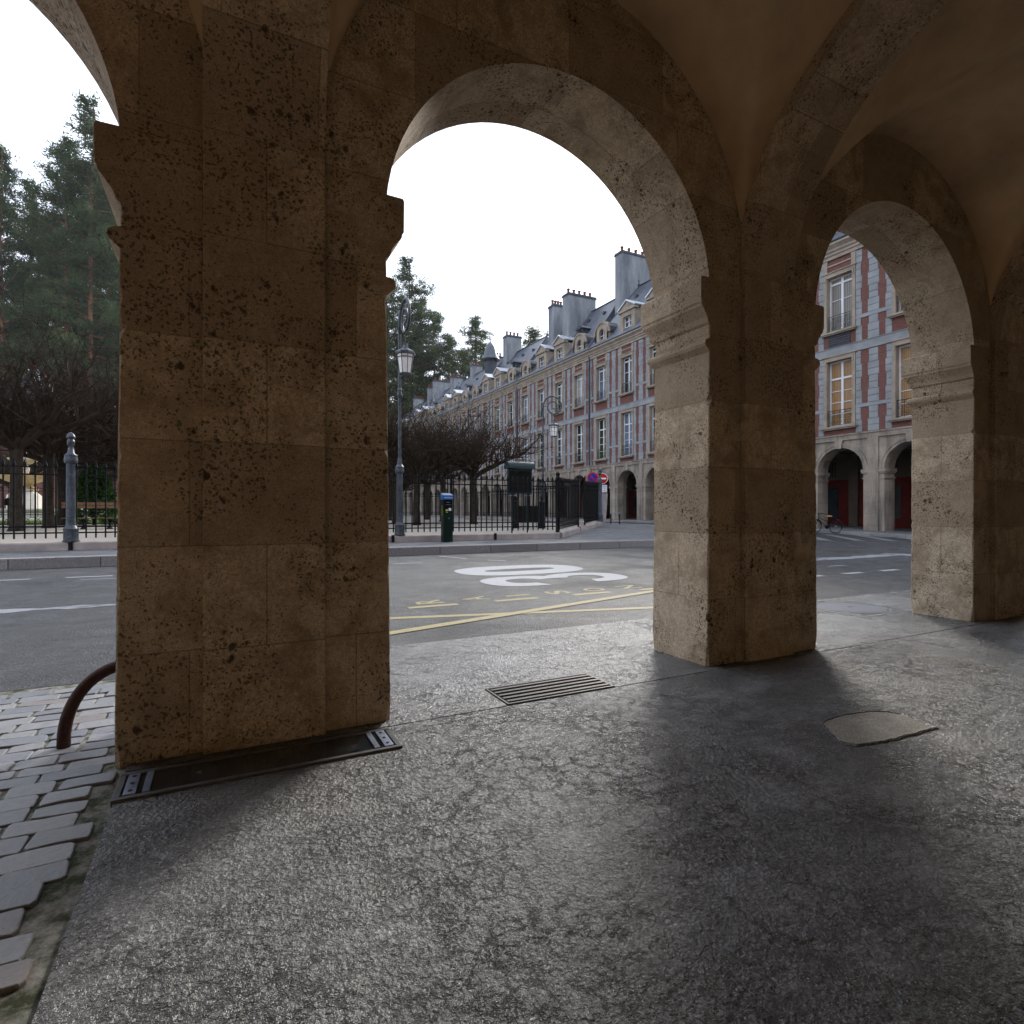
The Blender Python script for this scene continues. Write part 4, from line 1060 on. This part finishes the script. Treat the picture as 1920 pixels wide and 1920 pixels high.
def make_post():
    t = thing('iron_post', (0, 0, 0), 'x', 'post')
    mb = MB(); mb.lathe(post_profile()[:-2], 0, 0, 18); mb.build('shaft', M['lamp_iron'], t)
    mb = MB(); mb.lathe([(.135, 2.2), (.145, 2.24), (.08, 2.29), (.062, 2.42), (.05, 2.48), (.075, 2.50), (.09, 2.58), (.07, 2.64), (.05, 2.66), (.10, 2.69), (.10, 2.72), (.06, 2.80), (.01, 2.84)], 0, 0, 16); mb.build('finial', M['lamp_iron'], t, smooth=True)
    return t
p1 = make_post(); p1.location = (-3.47, FY-.02, zp(FY)+.205); p1['label'] = 'weathered grey iron post with a knob finial on the plinth at far left'; p1['group'] = 'knobbed iron posts'
p2 = copy_tree(p1); p2.location = (18.02, 24.95, zp(25)+.2); p2['label'] = 'iron post with a knob finial in front of the round red signs'
# ------------------------------------------------------------------ signs at the corner
sg = thing('no_entry_sign', (18.80, 25.78, zp(25.78)), 'round red no entry sign with a white bar above a small white plate', 'road sign', R(-31))
mb = MB(); mb.tube([(0, .03, -.05), (0, .03, 2.9)], .03, 8); mb.build('pole', M['steel'], sg)
mb = MB(); mb.lathe([(.02, -.012), (.30, -.012), (.30, .012), (.02, .012)], 0, 0, 32)
def stand(mb, x, z, y=0.):
    mb.v = [(a+x, -c_+y, b+z) for a, b, c_ in mb.v]; return mb
ZS2 = 2.56
pl = stand(mb, 0, ZS2).build('disc', M['sign_red'], sg)
mb = MB(); mb.lathe([(.30, .013), (.30, .0145), (.275, .0145), (.275, .013)], 0, 0, 32, cap=False); stand(mb, 0, ZS2).build('rim', M['sign_white'], pl)
mb = MB(); mb.box(-.2, .2, -.0185, -.0135, ZS2-.045, ZS2+.045); mb.build('white_bar', M['sign_white'], pl)
mb = MB(); mb.box(-.02, .25, -.012, .006, 1.80, 2.20); pl2 = mb.build('plate', M['sign_white'], sg)
def text_obj(txt, w, h, par, m, loc, rz=0., tilt=90., name='lettering'):
    vs, fs = text_polys(txt, 1.); xs = [v[0] for v in vs]; ys_ = [v[1] for v in vs]
    sx, sz = w/(max(xs)-min(xs)), h/(max(ys_)-min(ys_)); mx_, my_ = (max(xs)+min(xs))/2, (max(ys_)+min(ys_))/2
    mb = MB(); mb.add([((a-mx_)*sx, 0, (b-my_)*sz) for a, b, _ in vs], fs)
    o = mb.build(name, m, par); o.location = loc; o.rotation_euler = (R(tilt-90), 0, rz); return o
text_obj('SAUF', .19, .07, pl2, M['black'], (.115, -.0135, 2.12)); text_obj('A', .07, .08, pl2, M['black'], (.115, -.0135, 2.01)); text_obj('50m', .12, .07, pl2, M['black'], (.115, -.0135, 1.89))
s2 = thing('no_parking_sign', (17.93, 25.48, zp(25.48)), 'round blue no parking sign with a red rim and slash behind the knobbed post', 'road sign', R(-31))
mb = MB(); mb.tube([(.22, .05, -.05), (.22, .05, 2.8)], .028, 8); mb.build('pole', M['steel'], s2)
mb = MB(); mb.lathe([(.02, -.012), (.30, -.012), (.30, .012), (.02, .012)], 0, 0, 32); d2 = stand(mb, 0, 2.56).build('disc', M['sign_blue'], s2)
mb = MB(); mb.lathe([(.30, .0135), (.30, .016), (.225, .016), (.225, .0135)], 0, 0, 32, cap=False); stand(mb, 0, 2.56).build('rim', M['sign_red'], d2)
mb = MB(); mb.prism_y([(-.19, 2.71), (-.14, 2.75), (.19, 2.41), (.14, 2.37)], -.0185, -.0137); mb.build('slash', M['sign_red'], d2)
mb = MB(); mb.loft([[(-.14*q, -.14*q, z), (.14*q, -.14*q, z), (.14*q, .14*q, z), (-.14*q, .14*q, z)] for q, z in ((.5, -.05), (.8, .75), (1.15, 1.75))])
o = mb.build('sign_back_column', M['plinth'], loc=(19.05, 26.0, zp(26)), bevel=.01); tag(o, 'slim tapering pinkish stone column under the no entry sign', 'column')
# ------------------------------------------------------------------ parking meter
X_, Y_ = 6.66, 17.78
pm = thing('parking_meter', (X_, Y_, zp(Y_)), 'tall dark green parking meter with a blue head on the kerb side of the railing', 'parking meter', R(-3))
mb = MB(); mb.box(-.165, .165, -.14, .14, -.01, 1.02); mb.build('body', M['meter_green'], pm, bevel=.01)
mb = MB(); mb.box(-.155, .155, -.125, .13, 1.02, 1.40); cp = mb.build('console', M['black'], pm, bevel=.008)
mb = MB(); mb.loft([[(-.175, -.16, 1.40), (.175, -.16, 1.40), (.175, .15, 1.40), (-.175, .15, 1.40)], [(-.175, -.16, 1.535), (.175, -.16, 1.535), (.175, .15, 1.60), (-.175, .15, 1.60)]]); hd = mb.build('head', M['blue'], pm, bevel=.012)
mb = MB(); mb.box(-.165, .165, -.15, .14, 1.385, 1.399); mb.build('collar', M['meter_green'], pm)
text_obj('stationnement', .27, .055, hd, M['sign_white'], (.0, -.1625, 1.468))
mb = MB(); mb.loft([[(-.17, -.15, 1.545), (.17, -.15, 1.545), (.17, .14, 1.606), (-.17, .14, 1.606)], [(-.15, -.13, 1.56), (.15, -.13, 1.56), (.15, .12, 1.62), (-.15, .12, 1.62)]]); mb.build('solar_top', M['steel'], hd)
for nm, m_, b in (('screen', 'steel', (-.05, .05, 1.30, 1.318)), ('slot', 'steel', (-.09, .09, 1.225, 1.236)), ('sticker', 'yellow_label', (-.08, -.01, 1.03, 1.075)), ('sticker', 'yellow_label', (-.075, -.015, .975, .995)), ('card_reader', 'sign_white', (.02, .10, 1.03, 1.12))):
    mb = MB(); mb.box(b[0], b[1], -.15, -.126, b[2], b[3]); mb.build(nm, M[m_], cp)
mb = MB(); mb.box(-.172, -.166, -.09, .06, .86, 1.2); mb.build('side_label', M['grass'], pm)
mb = MB(); mb.lathe([(.022, -.004), (.022, .004)], 0, 0, 12); stand(mb, .03, .78, -.143).build('coin_lock', M['steel'], pm)
# low bar seat and bollard on the pavement beyond the signs
br = thing('low_barrier', (20.3, 26.6, zp(26.6)), 'low dark bar barrier on the pavement right of the signs', 'barrier', R(-40))
mb = MB(); mb.tube([(-.3, 0, .62), (.3, 0, .62)], .03, 8); mb.build('bar', M['steel'], br)
for s in (-.25, .25):
    mb = MB(); mb.tube([(s, 0, -.02), (s, 0, .6)], .035, 8); mb.build('leg', M['iron'], br)
# ------------------------------------------------------------------ bicycle against the far arcade
bk = thing('bicycle', (28.05, 19.0, zr(19.0)+.002), 'black city bicycle with a tan saddle parked before the far arcade', 'bicycle', R(92))
def wheel(x):
    mb = MB(); n = 32; mb.tube([(x+.335*math.cos(2*PI*k/n), 0, .36+.335*math.sin(2*PI*k/n)) for k in range(n+1)], .022, 6, cap=False); w = mb.build('wheel', M['black'], bk, smooth=True)
    mb = MB()
    for k in range(14):
        a = 2*PI*k/14; mb.tube([(x, 0, .36), (x+.32*math.cos(a), 0, .36+.32*math.sin(a))], .002, 3)
    mb.tube([(x, -.05, .36), (x, .05, .36)], .022, 8); mb.build('spokes', M['steel'], w)
    mb = MB(); mb.tube([(x+.375*math.cos(R(a)), 0, .36+.375*math.sin(R(a))) for a in range(10, 171, 10)], .022, 5); mb.build('mudguard', M['iron'], w)
wheel(-.55); wheel(.55)
mb = MB()
for a, b in (((-.55, 0, .36), (-.08, 0, .32)), ((-.08, 0, .32), (-.2, 0, .84)), ((-.2, 0, .70), (-.55, 0, .36)), ((-.08, 0, .32), (.36, 0, .74)), ((.36, 0, .74), (.55, 0, .36)), ((-.17, 0, .60), (.35, 0, .80)), ((.36, 0, .70), (.32, 0, 1.02))): mb.tube([a, b], .016, 6)
mb.build('frame', M['iron'], bk)
mb = MB(); mb.loft([[(-.34, -.09, .86), (-.34, .09, .86), (-.34, .07, .92), (-.34, -.07, .92)], [(-.2, -.07, .87), (-.2, .07, .87), (-.2, .05, .93), (-.2, -.05, .93)], [(-.04, -.02, .88), (-.04, .02, .88), (-.04, .015, .92), (-.04, -.015, .92)]]); mb.build('saddle', M['saddle'], bk)
mb = MB(); mb.tube([(.14, -.27, .99), (.24, -.24, 1.03), (.33, -.1, 1.04), (.33, .1, 1.04), (.24, .24, 1.03), (.14, .27, .99)], .013, 6); mb.build('handlebar', M['iron'], bk)
mb = MB(); mb.prism_y([(-.66, .70), (-.66, .72), (-.26, .72), (-.26, .70)], -.06, .06); mb.build('carrier', M['iron'], bk)
mb = MB(); mb.lathe([(.10, -.01), (.10, .01)], 0, 0, 16); stand(mb, -.08, .32, -.03).build('chainring', M['iron'], bk)
# ------------------------------------------------------------------ the garden on the left
def ground_at(px, d): 
    u = (px-960)/FX; X = d*(math.sin(TH)+u*math.cos(TH)); Y = d*(math.cos(TH)-u*math.sin(TH)); return X, Y
fx_, fy_ = ground_at(46, 40)
ft = thing('fountain', (fx_, fy_, zp(fy_)), 'pale stone fountain with a golden bowl and a low round basin on the lawn', 'fountain')
mb = MB(); mb.lathe([(3.6, -.05), (3.6, .12), (3.5, .15), (3.35, .2), (3.4, .62), (3.55, .72), (3.55, .82), (3.2, .82), (3.15, .4), (.9, .4)], 0, 0, 40, cap=False); mb.build('basin', M['fountain_stone'], ft)
mb = MB()
mb.loft([[(-h, -h, z), (h, -h, z), (h, h, z), (-h, h, z)] for h, z in ((.80, .3), (.80, 1.72), (.78, 1.75), (.62, 1.95), (.45, 2.15), (.38, 2.3))]); mb.build('pedestal', M['fountain_stone'], ft, bevel=.02)
mb = MB(); mb.lathe([(.36, 2.28), (.42, 2.4), (.5, 2.55), (1.1, 2.8), (1.45, 3.05), (1.5, 3.2), (1.42, 3.22), (1.1, 3.02), (.3, 2.95)], 0, 0, 28); mb.build('bowl', M['gold_stone'], ft, smooth=False)
mb = MB(); mb.lathe([(.3, 2.95), (.22, 3.2), (.3, 3.7), (.2, 3.9), (.9, 4.25), (.95, 4.35), (.2, 4.3), (.12, 4.8), (.02, 5.1)], 0, 0, 24); mb.build('upper_bowl', M['fountain_stone'], ft)
for sx, sy in ((-1, -1), (1, -1), (1, 1), (-1, 1)):
    mb = MB(); mb.lathe([(.05, 2.05), (.17, 2.1), (.2, 2.2), (.13, 2.36), (.04, 2.4)], sx*.5, sy*.5, 10); mb.build('lion_mask', M['gold_stone'], ft)
# lawn with its hoop edging
mb = MB(); lx0, lx1, ly0, ly1 = -32, -1.0, 37.5, 58
for a, b in ((37.5, 44), (44, 51), (51, 58)): mb.quad((lx0, a, zp(a)+.05), (lx1, a, zp(a)+.05), (lx1, b, zp(b)+.05), (lx0, b, zp(b)+.05))
mb.quad((lx0, ly0, zp(ly0)-.05), (lx1, ly0, zp(ly0)-.05), (lx1, ly0, zp(ly0)+.05), (lx0, ly0, zp(ly0)+.05))
tag(mb.build('lawn', M['grass']), kind='structure')
mb = MB(); r = random.Random(21)
for k in range(9000):
    x = r.uniform(-19, -2); y = 37.5 + 6*r.random()**2; h = r.uniform(.04, .10); a = r.uniform(0, PI); w = .012
    z = zp(y)+.05; mb.add([(x-w*math.cos(a), y-w*math.sin(a), z), (x+w*math.cos(a), y+w*math.sin(a), z), (x+r.uniform(-.03, .03), y+r.uniform(-.03, .03), z+h)], [(0, 1, 2)])
tag(mb.build('grass', M['grass']), 'bright green grass along the edge of the lawn', 'grass', kind='stuff')
t = thing('hoop_edging', (-19, 37.2, zp(37.2)), 'low black hoop fence edging the lawn before the fountain', 'edging fence')
for k in range(40):
    mb = MB(); x0 = k*.42
    mb.tube([(x0+.31-.31*math.cos(PI*q/8), 0, .02+.36*math.sin(PI*q/8)) for q in range(9)], .012, 4); mb.build('hoop', M['iron'], t)
mb = MB(); mb.box(-.1, 17.3, -.02, .02, -.02, .06); mb.build('base_rail', M['iron'], t)
# bench
bx_, by_ = ground_at(206, 23.2)
bn = thing('park_bench', (bx_, by_, zp(by_)), 'wooden park bench with black cast iron legs behind the railing', 'bench', R(9))
for z, y in ((1.03, .20), (.90, .17)):
    mb = MB(); mb.box(-1.55, 1.55, y, y+.035, z-.055, z+.055); mb.build('backrest', M['bench_wood'], bn, bevel=.006)
for k in range(4):
    mb = MB(); mb.box(-1.55, 1.55, -.26+k*.11, -.17+k*.11, .43, .465); mb.build('seat', M['bench_wood'], bn, bevel=.006)
for s in (-.85, .0, .85):
    mb = MB(); mb.tube([(s, .24, 1.1), (s, .16, .5), (s, .05, .40), (s, -.22, .40)], .022, 6); mb.lathe([(.12, -.02), (.11, .05), (.05, .12), (.045, .26), (.10, .4)], s, -.02, 8); mb.build('leg', M['iron'], bn)
# small park sign
sx_, sy_ = ground_at(15, 27.5)
ps = thing('park_sign', (sx_, sy_, zp(sy_)), 'small black sign on a stake beside the leftmost tree trunk', 'sign')
mb = MB(); mb.box(-.02, .02, -.02, .02, -.02, 1.0); mb.build('stake', M['iron'], ps)
mb = MB(); mb.prism_y([(-.14, .98), (.14, .98), (.15, 1.26), (0, 1.36), (-.15, 1.26)], -.015, .015); mb.build('board', M['iron'], ps)
# evergreen shrub
def leaf_quads(mb, c, n, r, size, rr, asp=.45):
    for _ in range(n):
        v = Vector((rr.gauss(0, 1), rr.gauss(0, 1), rr.gauss(0, 1))).normalized()*r*rr.random()**.4
        p = c + v; a = Vector((rr.gauss(0, 1), rr.gauss(0, 1), rr.gauss(0, .8))).normalized(); b = a.cross(Vector((rr.gauss(0, 1), rr.gauss(0, 1), rr.gauss(0, 1)))).normalized()
        s = size*rr.uniform(.6, 1.3); a = a*s; b = b*s*asp
        mb.add([p-a, p+b, p+a, p-b], [(0, 1, 2, 3)])
shx, shy = ground_at(176, 29)
sh = thing('evergreen_shrub', (shx, shy, zp(shy)), 'dense dark green conical shrub behind the park bench', 'shrub')
mb = MB(); rr = random.Random(9)
for k in range(330):
    q = rr.random(); z = .1 + 3.1*q; R_ = (1.08*(1-q**1.7)+.12); a = rr.uniform(0, 2*PI); d = R_*math.sqrt(rr.uniform(.25, 1))
    leaf_quads(mb, Vector((d*math.cos(a), d*math.sin(a), z)), 26, .2, .085, rr)
mb.build('foliage', M['shrub'], sh)
mb = MB(); mb.tube([(0, 0, -.02), (0, 0, 2.4)], [.07, .02], 6); mb.build('trunk', M['bark'], sh)
for i, (px_, d_, r_, h_) in enumerate([(118, 30, .5, .8), (214, 33, .7, 1.0)]):
    x, y = ground_at(px_, d_); s = thing('low_shrub', (x, y, zp(y)), ['small loose shrub left of the knobbed post', 'low light green shrub right of the bench'][i], 'shrub')
    mb = MB()
    for k in range(70):
        a = rr.uniform(0, 2*PI); q = rr.random(); d = r_*math.sqrt(rr.random()); leaf_quads(mb, Vector((d*math.cos(a), d*math.sin(a), .08+h_*q*(1-.5*d/r_))), 14, .14, .06, rr)
    mb.build('foliage', M['shrub' if i == 0 else 'grass'], s)
    mb = MB(); mb.tube([(0, 0, -.02), (.02, 0, h_*.8)], [.03, .008], 5); mb.build('stem', M['bark'], s)
# ------------------------------------------------------------------ bare pollarded limes
def bare_tree(seed, trunk_h=2.55, spread=3.2, top=7.3, name='bare_tree', label='x'):
    rr = random.Random(seed); t = thing(name, (0, 0, 0), label, 'tree')
    tr = MB(); br = MB()
    tr.tube([(0, 0, -.05), (.02, 0, .12), (.0, .02, .9), (.03, 0, trunk_h*.8), (0, 0, trunk_h), (0, 0, trunk_h+.3)], [.27, .205, .18, .175, .21, .12], 10)
    def shoot(p, d, L, r, depth):
        n = 4 if L > .8 else 3; pts = [p]; rad = [r]; q = Vector(d)
        for k in range(n):
            q = (q + Vector((rr.gauss(0, .34), rr.gauss(0, .34), rr.gauss(.06, .26)))).normalized()
            p = p + q*(L/n); pts.append(p); rad.append(max(.0078, r*(1-.72*(k+1)/n)))
        br.tube(pts, rad, 4 if r > .02 else 3, cap=False)
        if depth > 0:
            for _ in range(rr.choice((2, 3, 3)) if depth > 1 else rr.choice((1, 2, 2))):
                k = rr.randint(1, n); dd = (pts[k]-pts[k-1]).normalized(); side = Vector((rr.gauss(0, 1), rr.gauss(0, 1), rr.gauss(.35, .7))).normalized()
                shoot(pts[k], (dd*.6+side*.8).normalized(), L*rr.uniform(.4, .7), max(.0065, rad[k]*.66), depth-1)
    nl = rr.randint(6, 8)
    for i in range(nl):
        a = 2*PI*i/nl + rr.uniform(-.25, .25); L = spread*rr.uniform(.6, .95); pts = [Vector((0, 0, trunk_h-.1))]; rad = [.12]
        lift = rr.uniform(.12, .55)
        for k in range(1, 6):
            q = k/5; a2 = a + rr.uniform(-.16, .16)
            pts.append(Vector((math.cos(a2)*L*q, math.sin(a2)*L*q, trunk_h + .15 + L*lift*q**1.2 + rr.uniform(-.08, .12)))); rad.append(.105*(1-.5*q)*rr.uniform(.9, 1.3))
        br.tube(pts, rad, 7)
        for k in range(2, 6):
            for _ in range(rr.randint(3, 6) if k < 5 else 9):
                d = Vector((rr.gauss(0, .7)+.35*math.cos(a), rr.gauss(0, .7)+.35*math.sin(a), rr.uniform(.35, 1.3))).normalized()
                Lh = min(rr.uniform(.9, 2.2), (top-pts[k].z)*rr.uniform(.6, 1.05))
                shoot(pts[k], d, Lh, .040*rr.uniform(.7, 1.2), 2)
    for _ in range(14):
        shoot(Vector((0, 0, trunk_h)), Vector((rr.gauss(0, .5), rr.gauss(0, .5), 1.1)).normalized(), (top-trunk_h)*rr.uniform(.5, .8), .045, 2)
    tr.build('trunk', M['bark'], t, smooth=True); br.build('branches', M['twig'], t)
    return t
protos = [bare_tree(11), bare_tree(23), bare_tree(37)]
spots = [  # X, Y, scale, label
 (-6.65, 26.6, 1.06, 'bare pollarded tree at the far left, its trunk left of the fountain pedestal'),
 (-6.5, 30.3, 1.06, 'bare pollarded tree whose trunk stands right of the fountain pedestal'),
 (9.1, 28.8, 1.0, 'bare tree with the thick trunk between the lamp post and the parking meter'),
 (12.7, 29.6, 1.0, 'bare tree whose trunk stands left of the notice board'),
]
more = [(14.8, 44.0), (15.4, 53.6), (9.55, 34.4), (13.4, 36.6), (5.3, 29.0), (11.0, 41.5), (16.2, 60), (18.5, 70), (12.5, 50), (21, 84), (16, 76),
        (-10.8, 27.2), (-10.4, 31), (-7, 35), (-11.5, 36), (-2.8, 30.5), (-5, 40), (-14.5, 33), (-3, 36), (-9, 63), (-16, 64), (-22, 62), (-12, 72), (-19, 76), (-4, 70)]
r = random.Random(5); used = set()
for i, (x, y, s, *lab) in enumerate(spots + [(a, b, r.uniform(.92, 1.12)) for a, b in more]):
    src = protos[i % 3]; o = src if i < 3 else copy_tree(src)
    o.location = (x, y, zp(y)); o.scale = (s, s, s*(r.uniform(.98, 1.08) if x > 4 else r.uniform(1.12, 1.22))); o.rotation_euler = (0, 0, r.uniform(0, 6.28))
    o['label'] = lab[0] if lab else ('leafless tree in the tangle of twigs right of the nearest pillar' if x > 4 else 'leafless tree in the tangle of twigs left of the nearest pillar')
    o['group'] = 'bare pollarded trees' if lab else ('leafless trees right of the nearest pillar' if x > 4 else 'leafless trees left of the nearest pillar')
# ------------------------------------------------------------------ tall pines beyond the roofs
def pine(seed, H, crown0, width, mat, name='pine_tree', label='x', n_tuft=9, size=.62):
    rr = random.Random(seed); t = thing(name, (0, 0, 0), label, 'tree'); tr = MB(); fo = MB()
    bend = [(rr.uniform(-.4, .4), rr.uniform(-.4, .4)) for _ in range(9)]
    tr.tube([(bend[k][0]*k/8, bend[k][1]*k/8, H*k/8) for k in range(9)], [.52*(1-.9*k/8)+.03 for k in range(9)], 8)
    z = H*crown0
    while z < H*.995:
        q = (z-H*crown0)/(H*(1-crown0)); L0 = width*((1-q)**.58*(.55+.45*min(1, q*4)) + .035)
        for _ in range(rr.choice((4, 5, 6))):
            if rr.random() < .28: continue
            a = rr.uniform(0, 2*PI); L = L0*rr.uniform(.4, 1.35)*(1.2 if math.sin(z*.9+seed) > .2 else .8); up = rr.uniform(-.12, .28) + .3*q
            p0 = Vector((0, 0, z)); pts = [p0]
            for k in range(1, 5):
                s = k/4; pts.append(p0 + Vector((math.cos(a)*L*s, math.sin(a)*L*s, L*(up*s - .14*s*s)) ) + Vector((rr.gauss(0, .12), rr.gauss(0, .12), rr.gauss(0, .12)))*L*.2)
            tr.tube(pts, [.09*(1-.8*k/4)*(.6+.06*L) for k in range(5)], 3, cap=False)
            m_ = int(3 + L*2.1)
            for k in range(m_):
                s = .22 + .78*(k+rr.random())/m_; i_ = min(3, int(s*4)); f = s*4-i_; c = pts[i_].lerp(pts[i_+1], min(1, f)) + Vector((rr.gauss(0, .35), rr.gauss(0, .35), rr.gauss(.1, .22)))
                dirv = Vector((math.cos(a), math.sin(a), .25))
                for _ in range(n_tuft):
                    p = c + Vector((rr.gauss(0, .42), rr.gauss(0, .42), rr.gauss(0, .24)))
                    aa = (dirv*.7 + Vector((rr.gauss(0, .8), rr.gauss(0, .8), rr.gauss(.15, .5)))).normalized(); bb = aa.cross(Vector((rr.gauss(0, 1), rr.gauss(0, 1), rr.gauss(0, 1)))).normalized()
                    sz = size*rr.uniform(.5, 1.2); fo.add([p-aa*sz*.5-bb*sz*.13, p+aa*sz*.5, p-aa*sz*.5+bb*sz*.13], [(0, 1, 2)])
        z += rr.uniform(.55, 1.05)*H/48
    tr.build('trunk', M['pine_bark'], t); fo.build('needles', mat, t)
    return t
def at_px(px, d): return ground_at(px, d)
PP = [pine(3, 52, .22, 9.5, M['needle'], size=.72, n_tuft=13), pine(8, 56, .16, 11, M['needle'], size=.75, n_tuft=13), pine(15, 40, .3, 8.2, M['needle'], size=.68, n_tuft=12)]
pines = [  # px, distance, scale, proto, label
 (765, 132, 1.06, 1, 'tallest hazy pine right of the nearest pillar behind the lamp hook'),
 (892, 118, .80, 0, 'pale slender pine in the middle of the gap above the bell-roofed turret'),
 (1000, 112, .92, 2, 'small hazy pine top standing alone above the roof ridge'),
 (124, 112, 1.12, 0, 'tall pine with a reddish bare trunk left of the nearest pillar'),
 (4, 116, 1.05, 1, 'dark pine cut by the left edge of the picture'),
]
fill = [(728, 128, .95, 1), (790, 138, 1.02, 0), (815, 136, .84, 1), (842, 140, .86, 0), (868, 135, .98, 2), (922, 128, .70, 0), (945, 132, .92, 2), (905, 142, .74, 1), (752, 150, .9, 0), (780, 152, .85, 1), (700, 130, 1.0, 1), (930, 145, .62, 1),
        (60, 120, .98, 1), (170, 112, 1.14, 1), (205, 122, 1.16, 0), (90, 135, 1.05, 0), (150, 132, 1.15, 1), (30, 140, .92, 0), (225, 128, 1.1, 1), (-30, 122, 1.15, 1), (60, 150, .8, 1), (185, 145, 1.2, 0), (270, 125, 1.1, 1), (110, 150, 1.1, 1), (240, 150, 1.1, 0), (0, 150, .8, 0), (20, 112, .62, 2), (60, 116, .6, 2), (120, 122, .7, 2)]
r = random.Random(4); used = set()
for i, (px_, d_, s_, pr_, *lab) in enumerate(pines + fill):
    src = PP[pr_]
    if pr_ not in used: o = src; used.add(pr_)
    else: o = copy_tree(src)
    x, y = at_px(px_, d_); o.location = (x, y, .4); o.scale = (s_*r.uniform(.95, 1.12), s_*r.uniform(.95, 1.12), s_*(1.28 if px_ < 400 and s_ > .75 else 1.)); o.rotation_euler = (0, 0, r.uniform(0, 6.28))
    left = px_ < 400
    o['label'] = lab[0] if lab else ('dark tall pine in the wood left of the nearest pillar' if left else 'hazy pine in the wood beyond the receding roofs')
    o['group'] = 'named pines' if lab else ('pines left of the nearest pillar' if left else 'pines beyond the receding roofs')
    if lab: del o['group']
# ------------------------------------------------------------------ light, sky, camera
W = bpy.data.worlds.new('World'); S.world = W; W.use_nodes = True
nt = W.node_tree; bg = nt.nodes['Background']
SUN_EL, SUN_AZ = 29.5, 45            # azimuth from +Y towards +X
sky = nt.nodes.new('ShaderNodeTexSky'); sky.sky_type = 'NISHITA'; sky.sun_disc = False
sky.sun_elevation = R(SUN_EL); sky.sun_rotation = R(SUN_AZ); sky.air_density = 1.0; sky.dust_density = 3.0
tc = nt.nodes.new('ShaderNodeTexCoord'); nz = nt.nodes.new('ShaderNodeTexNoise'); nz.inputs['Scale'].default_value = 2.2; nz.inputs['Detail'].default_value = 6
mp = nt.nodes.new('ShaderNodeMapping'); mp.inputs['Scale'].default_value = (1, 1, 2.4)
nt.links.new(tc.outputs['Generated'], mp.inputs[0]); nt.links.new(mp.outputs[0], nz.inputs['Vector'])
rp = nt.nodes.new('ShaderNodeMapRange'); rp.inputs['From Min'].default_value = .25; rp.inputs['From Max'].default_value = .55; rp.inputs['To Min'].default_value = .78; rp.inputs['To Max'].default_value = .98
nt.links.new(nz.outputs['Fac'], rp.inputs['Value'])
mx = nt.nodes.new('ShaderNodeMix'); mx.data_type = 'RGBA'
nt.links.new(rp.outputs[0], mx.inputs[0]); nt.links.new(sky.outputs[0], mx.inputs[6]); mx.inputs[7].default_value = (9.7, 10.6, 12.2, 1)
nt.links.new(mx.outputs[2], bg.inputs['Color']); bg.inputs['Strength'].default_value = .125
ld = bpy.data.lights.new('sun', 'SUN'); ld.energy = 3.7; ld.angle = R(13); ld.color = (1, .95, .88)
lo = bpy.data.objects.new('sun', ld); COL.objects.link(lo)
d = Vector((math.sin(R(SUN_AZ))*math.cos(R(SUN_EL)), math.cos(R(SUN_AZ))*math.cos(R(SUN_EL)), math.sin(R(SUN_EL))))
lo.rotation_euler = (-d).to_track_quat('-Z', 'Y').to_euler(); lo.location = d*60
cd = bpy.data.cameras.new('camera'); cam = bpy.data.objects.new('camera', cd); COL.objects.link(cam); S.camera = cam
cd.lens = 20; cd.sensor_width = 36; cd.clip_start = .05; cd.clip_end = 3000
cam.location = (0, 0, 1.3); cam.rotation_euler = (R(90), 0, -TH)
S.view_settings.view_transform = 'Standard'; S.view_settings.look = 'None'; S.view_settings.exposure = .4; S.view_settings.gamma = 1
S.cycles.use_denoising = True
S.cycles.max_bounces = 8; S.cycles.diffuse_bounces = 4; S.cycles.glossy_bounces = 3
S.cycles.sample_clamp_indirect = 8
S.cycles.use_adaptive_sampling = True; S.cycles.adaptive_threshold = .03

# ------------------------------------------------------------------ air between the square and the far wood
HZ = True
if HZ:
    mb = MB(); mb.box(-190, 230, -30, 235, -1.4, 90)
    hm = bpy.data.materials.new('morning_haze'); hm.use_nodes = True; ht = hm.node_tree; ht.nodes.clear()
    ho = ht.nodes.new('ShaderNodeOutputMaterial'); hv = ht.nodes.new('ShaderNodeVolumePrincipled'); hv.inputs['Density'].default_value = .00012; hv.inputs['Color'].default_value = (.95, .97, 1, 1); hv.inputs['Anisotropy'].default_value = .3
    ht.links.new(hv.outputs[0], ho.inputs['Volume'])
    tag(mb.build('haze', hm), 'thin pale morning haze over the square', kind='stuff')
